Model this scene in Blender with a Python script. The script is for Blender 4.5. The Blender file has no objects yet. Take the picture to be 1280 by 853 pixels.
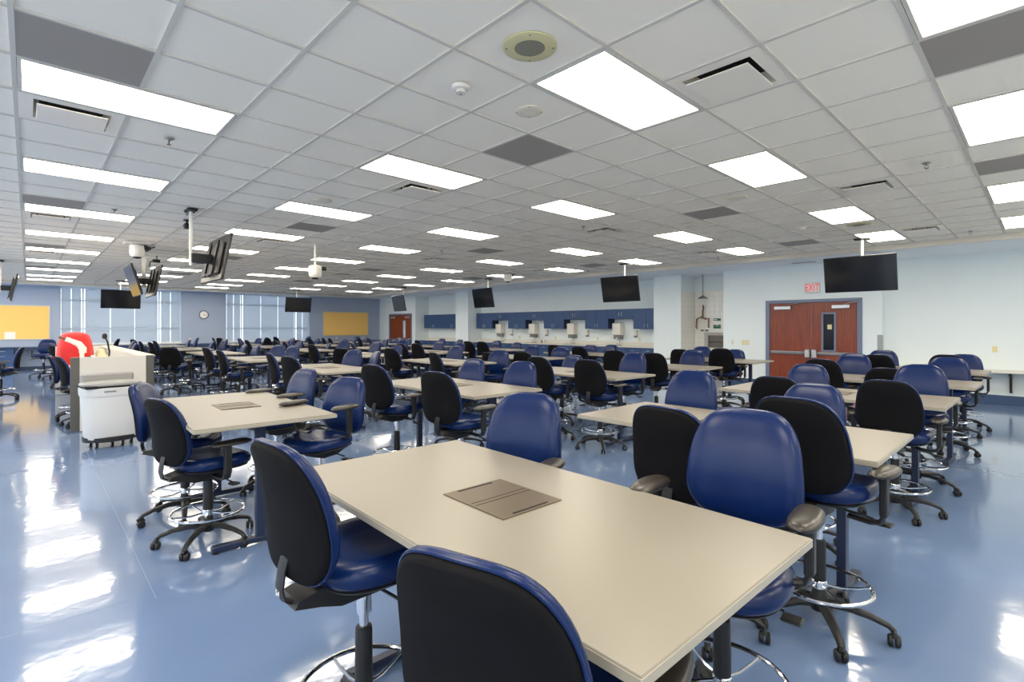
import bpy, math, random
from math import sin, cos, pi, radians
random.seed(7)
SC = bpy.context.scene
COL = SC.collection

# ---------------------------------------------------------------- camera
EYE = 1.55
cam = bpy.data.cameras.new('camera'); cam_o = bpy.data.objects.new('camera', cam); COL.objects.link(cam_o)
cam.sensor_width = 36; cam.lens = 636.6/1280*36
cam.shift_y = -(426.5-408.7)/1280
cam.clip_start = .02; cam.clip_end = 200
cam_o.location = (0, 0, EYE); cam_o.rotation_euler = (pi/2, 0, radians(46.457)-pi/2)
SC.camera = cam_o

# ---------------------------------------------------------------- daylight outside the blinds, exposure
w = bpy.data.worlds.new('world'); SC.world = w; w.use_nodes = True
bg = w.node_tree.nodes['Background']
bg.inputs[0].default_value = (.93, .96, 1, 1); bg.inputs[1].default_value = 2.5
SC.view_settings.view_transform = 'Standard'; SC.view_settings.look = 'None'
SC.view_settings.gamma = 1; SC.view_settings.use_curve_mapping = False
SC.view_settings.exposure = 0.50
LAMP = 11.0            # strength of the fluorescent lenses
try:
    SC.cycles.max_bounces = 8; SC.cycles.diffuse_bounces = 5; SC.cycles.glossy_bounces = 4
    SC.cycles.sample_clamp_indirect = 6
except Exception: pass

# ---------------------------------------------------------------- materials
def mat(name, col, rough=.5, metal=0, spec=.5, noise=0, nscale=20, bump=0, bscale=200, coat=0, emit=None, estr=0, trans=0, sheen=0):
    m = bpy.data.materials.new(name); m.use_nodes = True
    nt = m.node_tree; b = nt.nodes['Principled BSDF']
    c = (col[0], col[1], col[2], 1)
    b.inputs['Base Color'].default_value = c
    b.inputs['Roughness'].default_value = rough; b.inputs['Metallic'].default_value = metal
    b.inputs['Specular IOR Level'].default_value = spec
    b.inputs['Coat Weight'].default_value = coat; b.inputs['Coat Roughness'].default_value = .08
    if sheen: b.inputs['Sheen Weight'].default_value = sheen
    if trans: b.inputs['Transmission Weight'].default_value = trans
    tc = nt.nodes.new('ShaderNodeTexCoord')
    if noise:
        n = nt.nodes.new('ShaderNodeTexNoise'); n.inputs['Scale'].default_value = nscale; n.inputs['Detail'].default_value = 4
        nt.links.new(tc.outputs['Object'], n.inputs['Vector'])
        mx = nt.nodes.new('ShaderNodeMix'); mx.data_type = 'RGBA'
        mx.inputs[6].default_value = tuple(v*(1-noise) for v in col)+(1,)
        mx.inputs[7].default_value = tuple(min(1, v*(1+noise)) for v in col)+(1,)
        nt.links.new(n.outputs['Fac'], mx.inputs[0]); nt.links.new(mx.outputs[2], b.inputs['Base Color'])
    if bump:
        n2 = nt.nodes.new('ShaderNodeTexNoise'); n2.inputs['Scale'].default_value = bscale; n2.inputs['Detail'].default_value = 3
        nt.links.new(tc.outputs['Object'], n2.inputs['Vector'])
        bp = nt.nodes.new('ShaderNodeBump'); bp.inputs['Strength'].default_value = bump; bp.inputs['Distance'].default_value = .004
        nt.links.new(n2.outputs['Fac'], bp.inputs['Height']); nt.links.new(bp.outputs[0], b.inputs['Normal'])
    if emit:
        b.inputs['Emission Color'].default_value = emit+(1,); b.inputs['Emission Strength'].default_value = estr
    return m
def srgb(r, g, b):
    f = lambda v: (v/255/12.92) if v/255 <= .04045 else ((v/255+.055)/1.055)**2.4
    return (f(r), f(g), f(b))
M = {}
M['tile'] = mat('ceiling_tile_white', srgb(254, 244, 228), .95, noise=.02, nscale=60, bump=.25, bscale=350, spec=.2)
M['tee'] = mat('tee_white', srgb(214, 207, 196), .85, spec=.1)
M['wallr'] = mat('wall_pale_blue', srgb(232, 240, 242), .75, noise=.015, nscale=3, spec=.25)
M['wallf'] = mat('wall_slate_blue', srgb(164, 176, 198), .75, noise=.02, nscale=3, spec=.25)
M['soffit'] = mat('soffit_paint', srgb(240, 244, 246), .8, spec=.2)
M['base'] = mat('base_blue', srgb(52, 76, 112), .45)
M['laminate'] = mat('laminate_cream', srgb(127, 121, 110), .32, noise=.03, nscale=240, spec=.4)
M['edge'] = mat('edge_band_cream', srgb(160, 153, 139), .4)
M['bronze'] = mat('module_bronze', srgb(92, 80, 64), .42, metal=.55, noise=.05, nscale=30)
M['black'] = mat('black_plastic', srgb(26, 26, 28), .45, spec=.45)
M['slot'] = mat('slot_black', srgb(12, 12, 12), .8)
M['navysteel'] = mat('navy_steel', srgb(28, 38, 66), .38, spec=.5)
M['vinyl'] = mat('navy_vinyl', srgb(10, 32, 78), .27, noise=.10, nscale=9, bump=.10, bscale=260, spec=.26)
M['shell'] = mat('black_back_fabric', srgb(15, 15, 18), .8, noise=.08, nscale=60, bump=.2, bscale=500, spec=.12)
M['pad'] = mat('arm_pad_rubber', srgb(40, 35, 29), .34, spec=.6)
M['chrome'] = mat('chrome', srgb(225, 225, 228), .1, metal=1)
M['steel'] = mat('brushed_steel', srgb(150, 150, 148), .32, metal=1, noise=.06, nscale=40)
M['steelgrey'] = mat('grey_metal_edge', srgb(104, 101, 96), .38, metal=.7)
M['white'] = mat('white_panel', srgb(212, 206, 196), .45)
M['whitep'] = mat('white_plastic', srgb(238, 232, 220), .35)
M['greyp'] = mat('grey_plastic', srgb(128, 128, 128), .4)
M['cabinet'] = mat('cabinet_blue', srgb(48, 78, 122), .42, noise=.03, nscale=8)
M['cabside'] = mat('cabinet_side', srgb(32, 50, 80), .5)
M['wood'] = None
M['frame'] = mat('door_frame_blue_grey', srgb(112, 124, 150), .4)
M['alu'] = mat('aluminium', srgb(196, 198, 200), .35, metal=.8)
M['tv'] = mat('tv_screen', srgb(22, 23, 27), .12, spec=.6)
M['tvback'] = mat('tv_back', srgb(46, 42, 38), .5)
M['tvbez'] = mat('tv_bezel', srgb(15, 15, 16), .3)
M['cork'] = mat('cork', srgb(254, 206, 118), .85, noise=.06, nscale=90)
M['red'] = mat('red_cloth', srgb(226, 32, 30), .65, noise=.08, nscale=6, sheen=.2)
M['brass'] = mat('bronze_pipe', srgb(128, 100, 72), .35, metal=.8)
M['green'] = mat('green_sign', srgb(24, 104, 72), .5)
M['plate'] = mat('ivory_plate', srgb(226, 214, 168), .5)
M['beige'] = mat('speaker_beige', srgb(212, 202, 156), .5)
M['grille'] = mat('speaker_grille', srgb(150, 146, 128), .6, metal=.3, bump=.5, bscale=900)
M['perf'] = mat('perforated_return', srgb(164, 155, 145), .7, bump=.6, bscale=700, noise=.08, nscale=400)
M['vent'] = mat('diffuser_white', srgb(248, 238, 222), .35)
M['ventdark'] = mat('duct_dark', srgb(44, 42, 42), .8)
M['binw'] = mat('bin_plastic', srgb(204, 204, 204), .4)
M['binlid'] = mat('bin_lid', srgb(150, 148, 146), .4)
M['ringred'] = mat('exit_red', srgb(225, 30, 50), .4, emit=(1, .03, .08), estr=.35)
M['paper'] = mat('paper', srgb(240, 238, 232), .7)
M['darkglass'] = mat('dark_glass', srgb(10, 13, 28), .25, spec=.25)  # navy pane colour stands in for the dark interior beyond the glass
M['brightglass'] = mat('bright_glass', srgb(226, 232, 236), .1)
M['counter'] = mat('counter_laminate', srgb(226, 222, 212), .4, noise=.03, nscale=200)
M['signbox'] = mat('sign_housing', srgb(196, 194, 186), .5)
M['seam'] = mat('floor_seam', srgb(124, 146, 180), .3)
M['beigelight'] = mat('speaker_pale', srgb(236, 224, 204), .6)
M['label'] = mat('label_white', srgb(232, 232, 232), .5)
M['clockrim'] = mat('clock_rim', srgb(50, 50, 55), .4)
M['tilew'] = mat('glazed_tile', srgb(242, 238, 230), .18, spec=.5)
M['grout'] = mat('grout', srgb(190, 186, 178), .9)
M['winframe'] = mat('window_frame_white', srgb(214, 224, 232), .4)
M['cable'] = mat('cable_grey', srgb(120, 120, 118), .5)

def wood():
    m = bpy.data.materials.new('door_wood'); m.use_nodes = True; nt = m.node_tree; b = nt.nodes['Principled BSDF']
    tc = nt.nodes.new('ShaderNodeTexCoord'); mp = nt.nodes.new('ShaderNodeMapping'); mp.inputs['Scale'].default_value = (6, 14, .7)
    n = nt.nodes.new('ShaderNodeTexNoise'); n.inputs['Scale'].default_value = 2.2; n.inputs['Detail'].default_value = 6; n.inputs['Distortion'].default_value = .6
    r = nt.nodes.new('ShaderNodeValToRGB')
    r.color_ramp.elements[0].position = .3; r.color_ramp.elements[0].color = srgb(112, 44, 22)+(1,)
    r.color_ramp.elements[1].position = .72; r.color_ramp.elements[1].color = srgb(146, 68, 38)+(1,)
    nt.links.new(tc.outputs['Object'], mp.inputs[0]); nt.links.new(mp.outputs[0], n.inputs['Vector'])
    nt.links.new(n.outputs['Fac'], r.inputs[0]); nt.links.new(r.outputs[0], b.inputs['Base Color'])
    b.inputs['Roughness'].default_value = .35
    return m
M['wood'] = wood()

def floor_mat():
    m = bpy.data.materials.new('floor_blue_vinyl'); m.use_nodes = True; nt = m.node_tree; b = nt.nodes['Principled BSDF']
    tc = nt.nodes.new('ShaderNodeTexCoord')
    n = nt.nodes.new('ShaderNodeTexNoise'); n.inputs['Scale'].default_value = 1.3; n.inputs['Detail'].default_value = 5
    n3 = nt.nodes.new('ShaderNodeTexNoise'); n3.inputs['Scale'].default_value = 90; n3.inputs['Detail'].default_value = 3
    for q in (n, n3): nt.links.new(tc.outputs['Object'], q.inputs['Vector'])
    mx = nt.nodes.new('ShaderNodeMix'); mx.data_type = 'RGBA'
    mx.inputs[6].default_value = srgb(98, 119, 156)+(1,); mx.inputs[7].default_value = srgb(112, 134, 169)+(1,)
    ad = nt.nodes.new('ShaderNodeMath'); ad.operation = 'ADD'
    ml = nt.nodes.new('ShaderNodeMath'); ml.operation = 'MULTIPLY'; ml.inputs[1].default_value = .35
    sb = nt.nodes.new('ShaderNodeMath'); sb.operation = 'SUBTRACT'; sb.inputs[1].default_value = .17
    nt.links.new(n3.outputs['Fac'], ml.inputs[0]); nt.links.new(ml.outputs[0], ad.inputs[0]); nt.links.new(n.outputs['Fac'], ad.inputs[1])
    nt.links.new(ad.outputs[0], sb.inputs[0]); nt.links.new(sb.outputs[0], mx.inputs[0]); nt.links.new(mx.outputs[2], b.inputs['Base Color'])
    b.inputs['Roughness'].default_value = .12; b.inputs['Specular IOR Level'].default_value = .6
    b.inputs['Coat Weight'].default_value = .35; b.inputs['Coat Roughness'].default_value = .05
    mp = nt.nodes.new('ShaderNodeMapping'); mp.inputs['Scale'].default_value = (1, 1, 1)
    n2 = nt.nodes.new('ShaderNodeTexNoise'); n2.inputs['Scale'].default_value = 7; n2.inputs['Detail'].default_value = 2.5
    nt.links.new(tc.outputs['Object'], n2.inputs['Vector'])
    bp = nt.nodes.new('ShaderNodeBump'); bp.inputs['Strength'].default_value = .06; bp.inputs['Distance'].default_value = .02
    nt.links.new(n2.outputs['Fac'], bp.inputs['Height']); nt.links.new(bp.outputs[0], b.inputs['Normal']); nt.links.new(bp.outputs[0], b.inputs['Coat Normal'])
    return m
M['floor'] = floor_mat()

def lens_mat():
    m = bpy.data.materials.new('prismatic_lens_lit'); m.use_nodes = True; nt = m.node_tree; b = nt.nodes['Principled BSDF']
    b.inputs['Base Color'].default_value = (.9, .9, .88, 1); b.inputs['Roughness'].default_value = .4
    tc = nt.nodes.new('ShaderNodeTexCoord'); sp = nt.nodes.new('ShaderNodeSeparateXYZ'); nt.links.new(tc.outputs['Object'], sp.inputs[0])
    # two lamp tubes behind the lens: brighter along each tube
    a = nt.nodes.new('ShaderNodeMath'); a.operation = 'MULTIPLY'; a.inputs[1].default_value = 2*pi/.28
    c = nt.nodes.new('ShaderNodeMath'); c.operation = 'COSINE'
    d = nt.nodes.new('ShaderNodeMath'); d.operation = 'MULTIPLY_ADD'; d.inputs[1].default_value = -.07*LAMP; d.inputs[2].default_value = LAMP
    nt.links.new(sp.outputs['Y'], a.inputs[0]); nt.links.new(a.outputs[0], c.inputs[0]); nt.links.new(c.outputs[0], d.inputs[0])
    b.inputs['Emission Color'].default_value = (1, .905, .745, 1)
    nt.links.new(d.outputs[0], b.inputs['Emission Strength'])
    return m
M['lens'] = lens_mat()

def shade_mat():
    m = bpy.data.materials.new('roller_shade_cloth'); m.use_nodes = True; nt = m.node_tree
    out = nt.nodes['Material Output']; nt.nodes.remove(nt.nodes['Principled BSDF'])
    d = nt.nodes.new('ShaderNodeBsdfDiffuse'); d.inputs[0].default_value = srgb(176, 182, 188)+(1,)
    t = nt.nodes.new('ShaderNodeBsdfTranslucent'); t.inputs[0].default_value = (.68, .72, .76, 1)
    tc = nt.nodes.new('ShaderNodeTexCoord'); wv = nt.nodes.new('ShaderNodeTexNoise'); wv.inputs['Scale'].default_value = 40
    nt.links.new(tc.outputs['Object'], wv.inputs['Vector'])
    ms = nt.nodes.new('ShaderNodeMixShader'); ms.inputs[0].default_value = .45
    nt.links.new(d.outputs[0], ms.inputs[1]); nt.links.new(t.outputs[0], ms.inputs[2]); nt.links.new(ms.outputs[0], out.inputs[0])
    return m
M['shade'] = shade_mat()
def glass_mat():
    m = bpy.data.materials.new('window_glass'); m.use_nodes = True; nt = m.node_tree
    out = nt.nodes['Material Output']; nt.nodes.remove(nt.nodes['Principled BSDF'])
    t = nt.nodes.new('ShaderNodeBsdfTransparent'); t.inputs[0].default_value = (.9, .95, 1, 1)
    g = nt.nodes.new('ShaderNodeBsdfGlossy'); g.inputs['Roughness'].default_value = .02
    ms = nt.nodes.new('ShaderNodeMixShader'); ms.inputs[0].default_value = .06
    nt.links.new(t.outputs[0], ms.inputs[1]); nt.links.new(g.outputs[0], ms.inputs[2]); nt.links.new(ms.outputs[0], out.inputs[0])
    return m
M['glass'] = glass_mat()

# ---------------------------------------------------------------- mesh builder
class MB:
    def __init__(s): s.v = []; s.f = []
    def add(s, vs, fs):
        o = len(s.v); s.v += [tuple(p) for p in vs]; s.f += [tuple(i+o for i in f) for f in fs]; return s
    def box(s, x0, x1, y0, y1, z0, z1, c=0):
        if c:
            return s.rbox(x0, x1, y0, y1, z0, z1, c)
        v = [(x, y, z) for z in (z0, z1) for y in (y0, y1) for x in (x0, x1)]
        return s.add(v, [(0, 2, 3, 1), (4, 5, 7, 6), (0, 1, 5, 4), (2, 6, 7, 3), (0, 4, 6, 2), (1, 3, 7, 5)])
    def rbox(s, x0, x1, y0, y1, z0, z1, c):
        # box with every edge chamfered by c
        v = []; X = (x0, x1); Y = (y0, y1); Z = (z0, z1); idx = {}
        for i in (0, 1):
            for j in (0, 1):
                for k in (0, 1):
                    sx, sy, sz = (1-2*i)*c, (1-2*j)*c, (1-2*k)*c
                    idx[i, j, k, 0] = len(v); v.append((X[i], Y[j]+sy, Z[k]+sz))
                    idx[i, j, k, 1] = len(v); v.append((X[i]+sx, Y[j], Z[k]+sz))
                    idx[i, j, k, 2] = len(v); v.append((X[i]+sx, Y[j]+sy, Z[k]))
        f = []
        I = idx
        def q(*a): f.append(tuple(a))
        for i in (0, 1):
            l = [I[i, 0, 0, 0], I[i, 1, 0, 0], I[i, 1, 1, 0], I[i, 0, 1, 0]]; q(*(l if i else l[::-1]))
            l = [I[0, i, 0, 1], I[0, i, 1, 1], I[1, i, 1, 1], I[1, i, 0, 1]]; q(*(l if i else l[::-1]))
            l = [I[0, 0, i, 2], I[1, 0, i, 2], I[1, 1, i, 2], I[0, 1, i, 2]]; q(*(l if i else l[::-1]))
        for a in (0, 1):
            for b in (0, 1):
                q(I[a, b, 0, 0], I[a, b, 0, 1], I[a, b, 1, 1], I[a, b, 1, 0])
                q(I[a, 0, b, 0], I[a, 0, b, 2], I[a, 1, b, 2], I[a, 1, b, 0])
                q(I[0, a, b, 1], I[0, a, b, 2], I[1, a, b, 2], I[1, a, b, 1])
        for i in (0, 1):
            for j in (0, 1):
                for k in (0, 1): q(I[i, j, k, 0], I[i, j, k, 1], I[i, j, k, 2])
        return s.add(v, f)
    def lathe(s, prof, n=16, c=(0, 0, 0), axis='z'):
        # prof: list of (r, h)
        v = []; f = []
        for r, h in prof:
            for k in range(n):
                a = 2*pi*k/n; p = (r*cos(a), r*sin(a), h)
                if axis == 'x': p = (p[2], p[0], p[1])
                elif axis == 'y': p = (p[1], p[2], p[0])
                v.append((p[0]+c[0], p[1]+c[1], p[2]+c[2]))
        for i in range(len(prof)-1):
            for k in range(n):
                f.append((i*n+k, i*n+(k+1) % n, (i+1)*n+(k+1) % n, (i+1)*n+k))
        f.append(tuple(range(n))[::-1]); f.append(tuple(range((len(prof)-1)*n, len(prof)*n)))
        return s.add(v, f)
    def cyl(s, c, r, h0, h1, n=16, axis='z'):
        return s.lathe([(r, h0), (r, h1)], n, c, axis)
    def tube(s, pts, r, n=8, closed=False, flat=None):
        # swept circle (or ellipse flat=(a,b)) along points
        import mathutils
        P = [mathutils.Vector(p) for p in pts]; v = []; f = []; m = len(P)
        up = mathutils.Vector((0, 0, 1)); prev = None
        for i, p in enumerate(P):
            if closed: d = P[(i+1) % m]-P[i-1]
            else: d = P[min(i+1, m-1)]-P[max(i-1, 0)]
            d.normalize()
            if prev is None:
                a = up if abs(d.z) < .9 else mathutils.Vector((1, 0, 0))
                x = d.cross(a).normalized()
            else:
                x = prev-d*prev.dot(d)
                x = x.normalized() if x.length > 1e-6 else d.orthogonal().normalized()
            prev = x; y = x.cross(d)
            ri = r[i] if isinstance(r, (list, tuple)) else r
            ra, rb = (ri, ri) if flat is None else (flat[0]*ri, flat[1]*ri)
            for k in range(n):
                t = 2*pi*(k+.5)/n; q = p+x*ra*cos(t)+y*rb*sin(t); v.append(tuple(q))
        L = m if closed else m-1
        for i in range(L):
            j = (i+1) % m
            for k in range(n):
                f.append((i*n+k, j*n+k, j*n+(k+1) % n, i*n+(k+1) % n))
        if not closed:
            f.append(tuple(range(n))); f.append(tuple(range((m-1)*n, m*n))[::-1])
        return s.add(v, f)
    def ring(s, c, R, r, n=36, k=8):
        return s.tube([(c[0]+R*cos(2*pi*i/n), c[1]+R*sin(2*pi*i/n), c[2]) for i in range(n)], r, k, closed=True)
    def prism(s, poly, a0, a1, axis='z'):
        n = len(poly); v = []
        for a in (a0, a1):
            for p, q in poly:
                v.append({'z': (p, q, a), 'y': (p, a, q), 'x': (a, p, q)}[axis])
        f = [(i, (i+1) % n, (i+1) % n+n, i+n) for i in range(n)]+[tuple(range(n))[::-1], tuple(range(n, 2*n))]
        return s.add(v, f)
    def xf(s, fn): s.v = [tuple(fn(*p)) for p in s.v]; return s
    def mesh(s, name, m, smooth=True, ang=35):
        me = bpy.data.meshes.new(name); me.from_pydata(s.v, [], s.f); me.update()
        me.materials.append(m)
        if smooth:
            me.polygons.foreach_set('use_smooth', [True]*len(me.polygons))
            me.set_sharp_from_angle(angle=radians(ang))
        import bmesh
        bm = bmesh.new(); bm.from_mesh(me); bmesh.ops.recalc_face_normals(bm, faces=bm.faces); bm.to_mesh(me); bm.free()
        return me
    def build(s, name, m, parent=None, loc=(0, 0, 0), rot=(0, 0, 0), smooth=True, ang=35):
        return link(s.mesh(name, m, smooth, ang), name, parent, loc, rot)
def link(me, name, parent=None, loc=(0, 0, 0), rot=(0, 0, 0)):
    o = bpy.data.objects.new(name, me); COL.objects.link(o); o.location = loc; o.rotation_euler = rot
    if parent: o.parent = parent
    return o
def empty(name, loc=(0, 0, 0), rz=0, parent=None):
    o = bpy.data.objects.new(name, None); COL.objects.link(o); o.location = loc; o.rotation_euler = (0, 0, rz)
    o.empty_display_size = .1
    if parent: o.parent = parent
    return o
def tag(o, label=None, cat=None, group=None, kind=None):
    if label: o['label'] = label
    if cat: o['category'] = cat
    if group: o['group'] = group
    if kind: o['kind'] = kind
    return o
def struct(o): o['kind'] = 'structure'; return o
def copy_tree(o, parent=None, skip=()):
    c = o.copy(); COL.objects.link(c)
    if parent: c.parent = parent
    for ch in KIDS.get(o.name, ()):
        if ch.name.split('.')[0] in skip: continue
        copy_tree(ch, c, skip)
    return c
KIDS = {}
def index_kids(root):
    st = [root]
    while st:
        o = st.pop(); k = list(o.children); KIDS[o.name] = k; st += k
def text(body, size, m, parent, loc, rot, name='lettering', extr=.001, align='CENTER'):
    cu = bpy.data.curves.new(name, 'FONT'); cu.body = body; cu.size = size; cu.extrude = extr
    cu.align_x = align; cu.align_y = 'CENTER'; cu.materials.append(m); cu.resolution_u = 3
    tmp = bpy.data.objects.new(name, cu); COL.objects.link(tmp)
    dg = bpy.context.evaluated_depsgraph_get()
    me = bpy.data.meshes.new_from_object(tmp.evaluated_get(dg)); bpy.data.objects.remove(tmp)
    return link(me, name, parent, loc, rot)

# ---------------------------------------------------------------- room shell
H = EYE+1.593           # tile ceiling height
GX, GY, S = -.063, -.102, .6096
XW, YF = 13.73, 25.2    # right wall plane, far wall plane
XL, YB = -4.9, -1.95
XE = GX+20*S; YE = GY+40*S
BH = H-.085             # underside of the perimeter soffit
struct(MB().box(XL, 14.7, YB, 25.6, -.1, 0).build('floor', M['floor'], smooth=False))

sm = MB().box(.529, .531, 3.5, 9.7, 0, .0006).box(-3, .45, 3.587, 3.589, 0, .0006)
tag(sm.build('weld_seam', M['seam'], bpy.data.objects['floor'], smooth=False), kind='structure')
# right wall, stepped: panels at door plane, recesses for cabinets, emergency shower and end bay
WT = H+.1
wr = struct(empty('wall_right'))
def wpan(x0, x1, y0, y1, m=M['wallr'], z0=0, z1=WT, nm='wall_panel'):
    return MB().box(x0, x1, y0, y1, z0, z1).build(nm, m, wr, smooth=False)
wpan(14.0, 14.7, YB, 2.53)                                  # end bay, set back
wpan(XW, 14.7, 2.53, 2.92); wpan(XW, 14.7, 4.97, 6.09)      # either side of the double door
wpan(XW, 14.7, 2.92, 4.97, z0=2.20)                         # above the door
wpan(14.55, 14.7, 6.09, 7.33)                               # back of the shower alcove
wpan(XW, 14.7, 7.33, 8.22)                                  # column
wpan(14.5, 14.7, 8.22, 17.19)
wpan(XW, 14.7, 17.19, 18.07)                                # column
wpan(14.5, 14.7, 18.07, 21.3)
wpan(XW, 14.7, 21.3, 21.60); wpan(XW, 14.7, 23.80, 24.2)
wpan(XW, 14.7, 21.6, 23.8, z0=2.20)
wpan(13.95, 14.7, 24.2, 25.2)
# glazed tiles in the alcove: back and side faces
tg = []
TZ = 2.60
def tiles():
    tw, th = .152, .152
    n = 0; me = MB().rbox(0, .008, .0015, tw-.0015, .0015, th-.0015, .0015).mesh('glazed_wall_tile', M['tilew'], smooth=False)
    me2 = MB().rbox(.0015, tw-.0015, 0, .008, .0015, th-.0015, .0015).mesh('glazed_wall_tile_side', M['tilew'], smooth=False)
    nz = int(TZ/th)
    for k in range(nz):
        for i in range(8):
            if 6.09+.02+i*tw+tw < 7.34:
                z = TZ-(k+1)*th; y = 7.32-(i+1)*tw
                if z < .45: continue
                if y < 6.92 and .95 < z+th and z < 1.30 and y > 6.3: continue
                o = link(me, 'tile', wr, (14.536, y, z)); n += 1
        for i in range(5):
            z = TZ-(k+1)*th
            if z < .45: continue
            o = link(me2, 'tile', wr, (14.52-(i+1)*tw, 7.316, z)); n += 1
    return n
tiles()
wr_gr = MB().box(14.54, 14.56, 6.09, 7.33, 0, TZ).box(XW+.02, 14.55, 7.325, 7.34, 0, TZ).build('grout_bed', M['grout'], wr, smooth=False)

# far wall (slate) with two window bays
wf = struct(empty('wall_far'))
def fpan(x0, x1, z0=0, z1=WT): return MB().box(x0, x1, YF, YF+.35, z0, z1).build('wall_panel', M['wallf'], wf, smooth=False)
fpan(XL, .84); fpan(4.71, 6.38); fpan(10.13, 14.7)
fpan(.84, 4.71, 0, .86); fpan(6.38, 10.13, 0, .86)
lw = MB().box(XL-.2, XL, YB, 25.6, 0, .85).box(XL-.2, XL, YB, 25.6, 3.0, WT)
bw = MB().box(XL, 14.7, YB-.2, YB, 0, WT)
lf_ = MB(); lg_ = MB()
for k in range(10):
    y = YB+k*3.0; lw.box(XL-.2, XL, y-.25, y+.25, .85, 3.0)
    for q_ in (.25, 1.5, 2.75): lf_.box(XL-.12, XL-.06, y+q_-.03, y+q_+.03, .85, 3.0)
    lg_.box(XL-.10, XL-.094, y+.25, y+2.75, .85, 3.0)
struct(lw.build('wall_left', M['wallr'], smooth=False)); struct(bw.build('wall_back', M['wallr'], smooth=False))
for n_, f_, g_ in ((3, lf_, lg_),):
    wn_ = struct(f_.build('window_%d' % n_, M['winframe'], smooth=False)); g_.build('pane', M['glass'], wn_, smooth=False)  # left windows out of view, added so their daylight brightens the ceiling

# soffits round the room edge
sf = MB()
sf.box(XE+.03, 14.7, YB, 25.55, BH, BH+.4)
sf.box(XL, XE+.03, YE+.03, 25.55, BH, BH+.4)
struct(sf.build('trim_1', M['soffit'], smooth=False))
tr = MB()   # raised white trim between tile field and soffit
tr.box(XE+.0, XE+.045, YB, YE+.045, BH-.012, H+.02); tr.box(XL, XE+.045, YE, YE+.045, BH-.012, H+.02)
struct(tr.build('trim_2', M['tee'], smooth=False))

# ---------------------------------------------------------------- ceiling: tees, tiles, fixtures
ceil = struct(empty('ceiling', (0, 0, 0)))
LI = [-7, -4, 0, 4, 8, 13, 17]; LJ = [-3, 0, 3, 7, 11, 15, 19, 23, 27, 31, 35, 38]
lights = [(i, j) for i in LI for j in LJ if not (j == 38 and i > 12)]
RET = [(0, 6), (5, 5), (6, 0), (11, 0), (11, 5), (0, 14), (5, 13), (11, 13), (17, 13), (17, 5), (5, 21), (11, 21), (17, 21), (0, 22), (0, 30), (5, 29), (11, 29), (17, 29)]
DIF = [(0, 8), (5, 2), (11, 2), (17, 2), (5, 8), (11, 8), (17, 8), (0, 16), (5, 16), (11, 16), (17, 16), (0, 24), (5, 24), (11, 24), (17, 24), (5, 32), (11, 32), (17, 32)]
occ = set()
for i, j in lights: occ |= {(i, j), (i+1, j)}
RET = [c for c in RET if c not in occ]; DIF = [c for c in DIF if c not in occ and c not in RET]
I0, I1, J0, J1 = -8, 20, -3, 40
for c in RET+DIF: occ.add(c)
tw = .0075
slab = MB().rbox(tw+.001, S-tw-.001, tw+.001, S-tw-.001, 0, .015, .0015).mesh('ceiling_tile', M['tile'], smooth=False)
cells = [(i, j) for i in range(I0, I1) for j in range(J0, J1) if (i, j) not in occ]
def seen(i, j):
    X = GX+(i+.5)*S; Y = GY+(j+.5)*S; fw = X*.689+Y*.7248; r = X*.7248-Y*.689
    if fw < .9 or abs(r/fw) > 1.12: return 99
    if 408.7-636.6*1.593/fw < -110: return 99
    return fw
cells.sort(key=lambda c: seen(*c))
for i, j in cells[:300]:
    link(slab, 'ceiling_tile', ceil, (GX+i*S, GY+j*S, H+.006))
far = MB()
for i, j in cells[300:]:
    x, y = GX+i*S, GY+j*S; far.rbox(x+tw+.001, x+S-tw-.001, y+tw+.001, y+S-tw-.001, H+.006, H+.021, .0015)
tag(far.build('ceiling_tile_field', M['tile'], ceil, smooth=False), kind='stuff')
grid = MB()
lcut = set()
for i, j in lights: lcut.add((i+1, j))
for i in range(I0, I1+1):
    x = GX+i*S; run = J0
    for j in range(J0, J1+1):
        if j == J1 or (i, j) in lcut:
            if j > run: grid.box(x-.012, x+.012, GY+run*S, min(GY+j*S, YE), H-.004, H+.006)
            run = j+1
for j in range(J0, J1+1):
    y = GY+j*S; grid.box(GX+I0*S, XE, y-.0115, y+.0115, H-.0035, H+.006)
grid.build('ceiling_grid', M['tee'], ceil, smooth=False)
struct(MB().box(XL-.2, 14.7, YB-.2, 25.6, H+.38, H+.45).build('ceiling_slab', M['slot'], smooth=False))

ORD = ['first', 'second', 'third', 'fourth', 'fifth', 'sixth', 'seventh', 'eighth', 'ninth', 'tenth', 'eleventh', 'twelfth']
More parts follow.
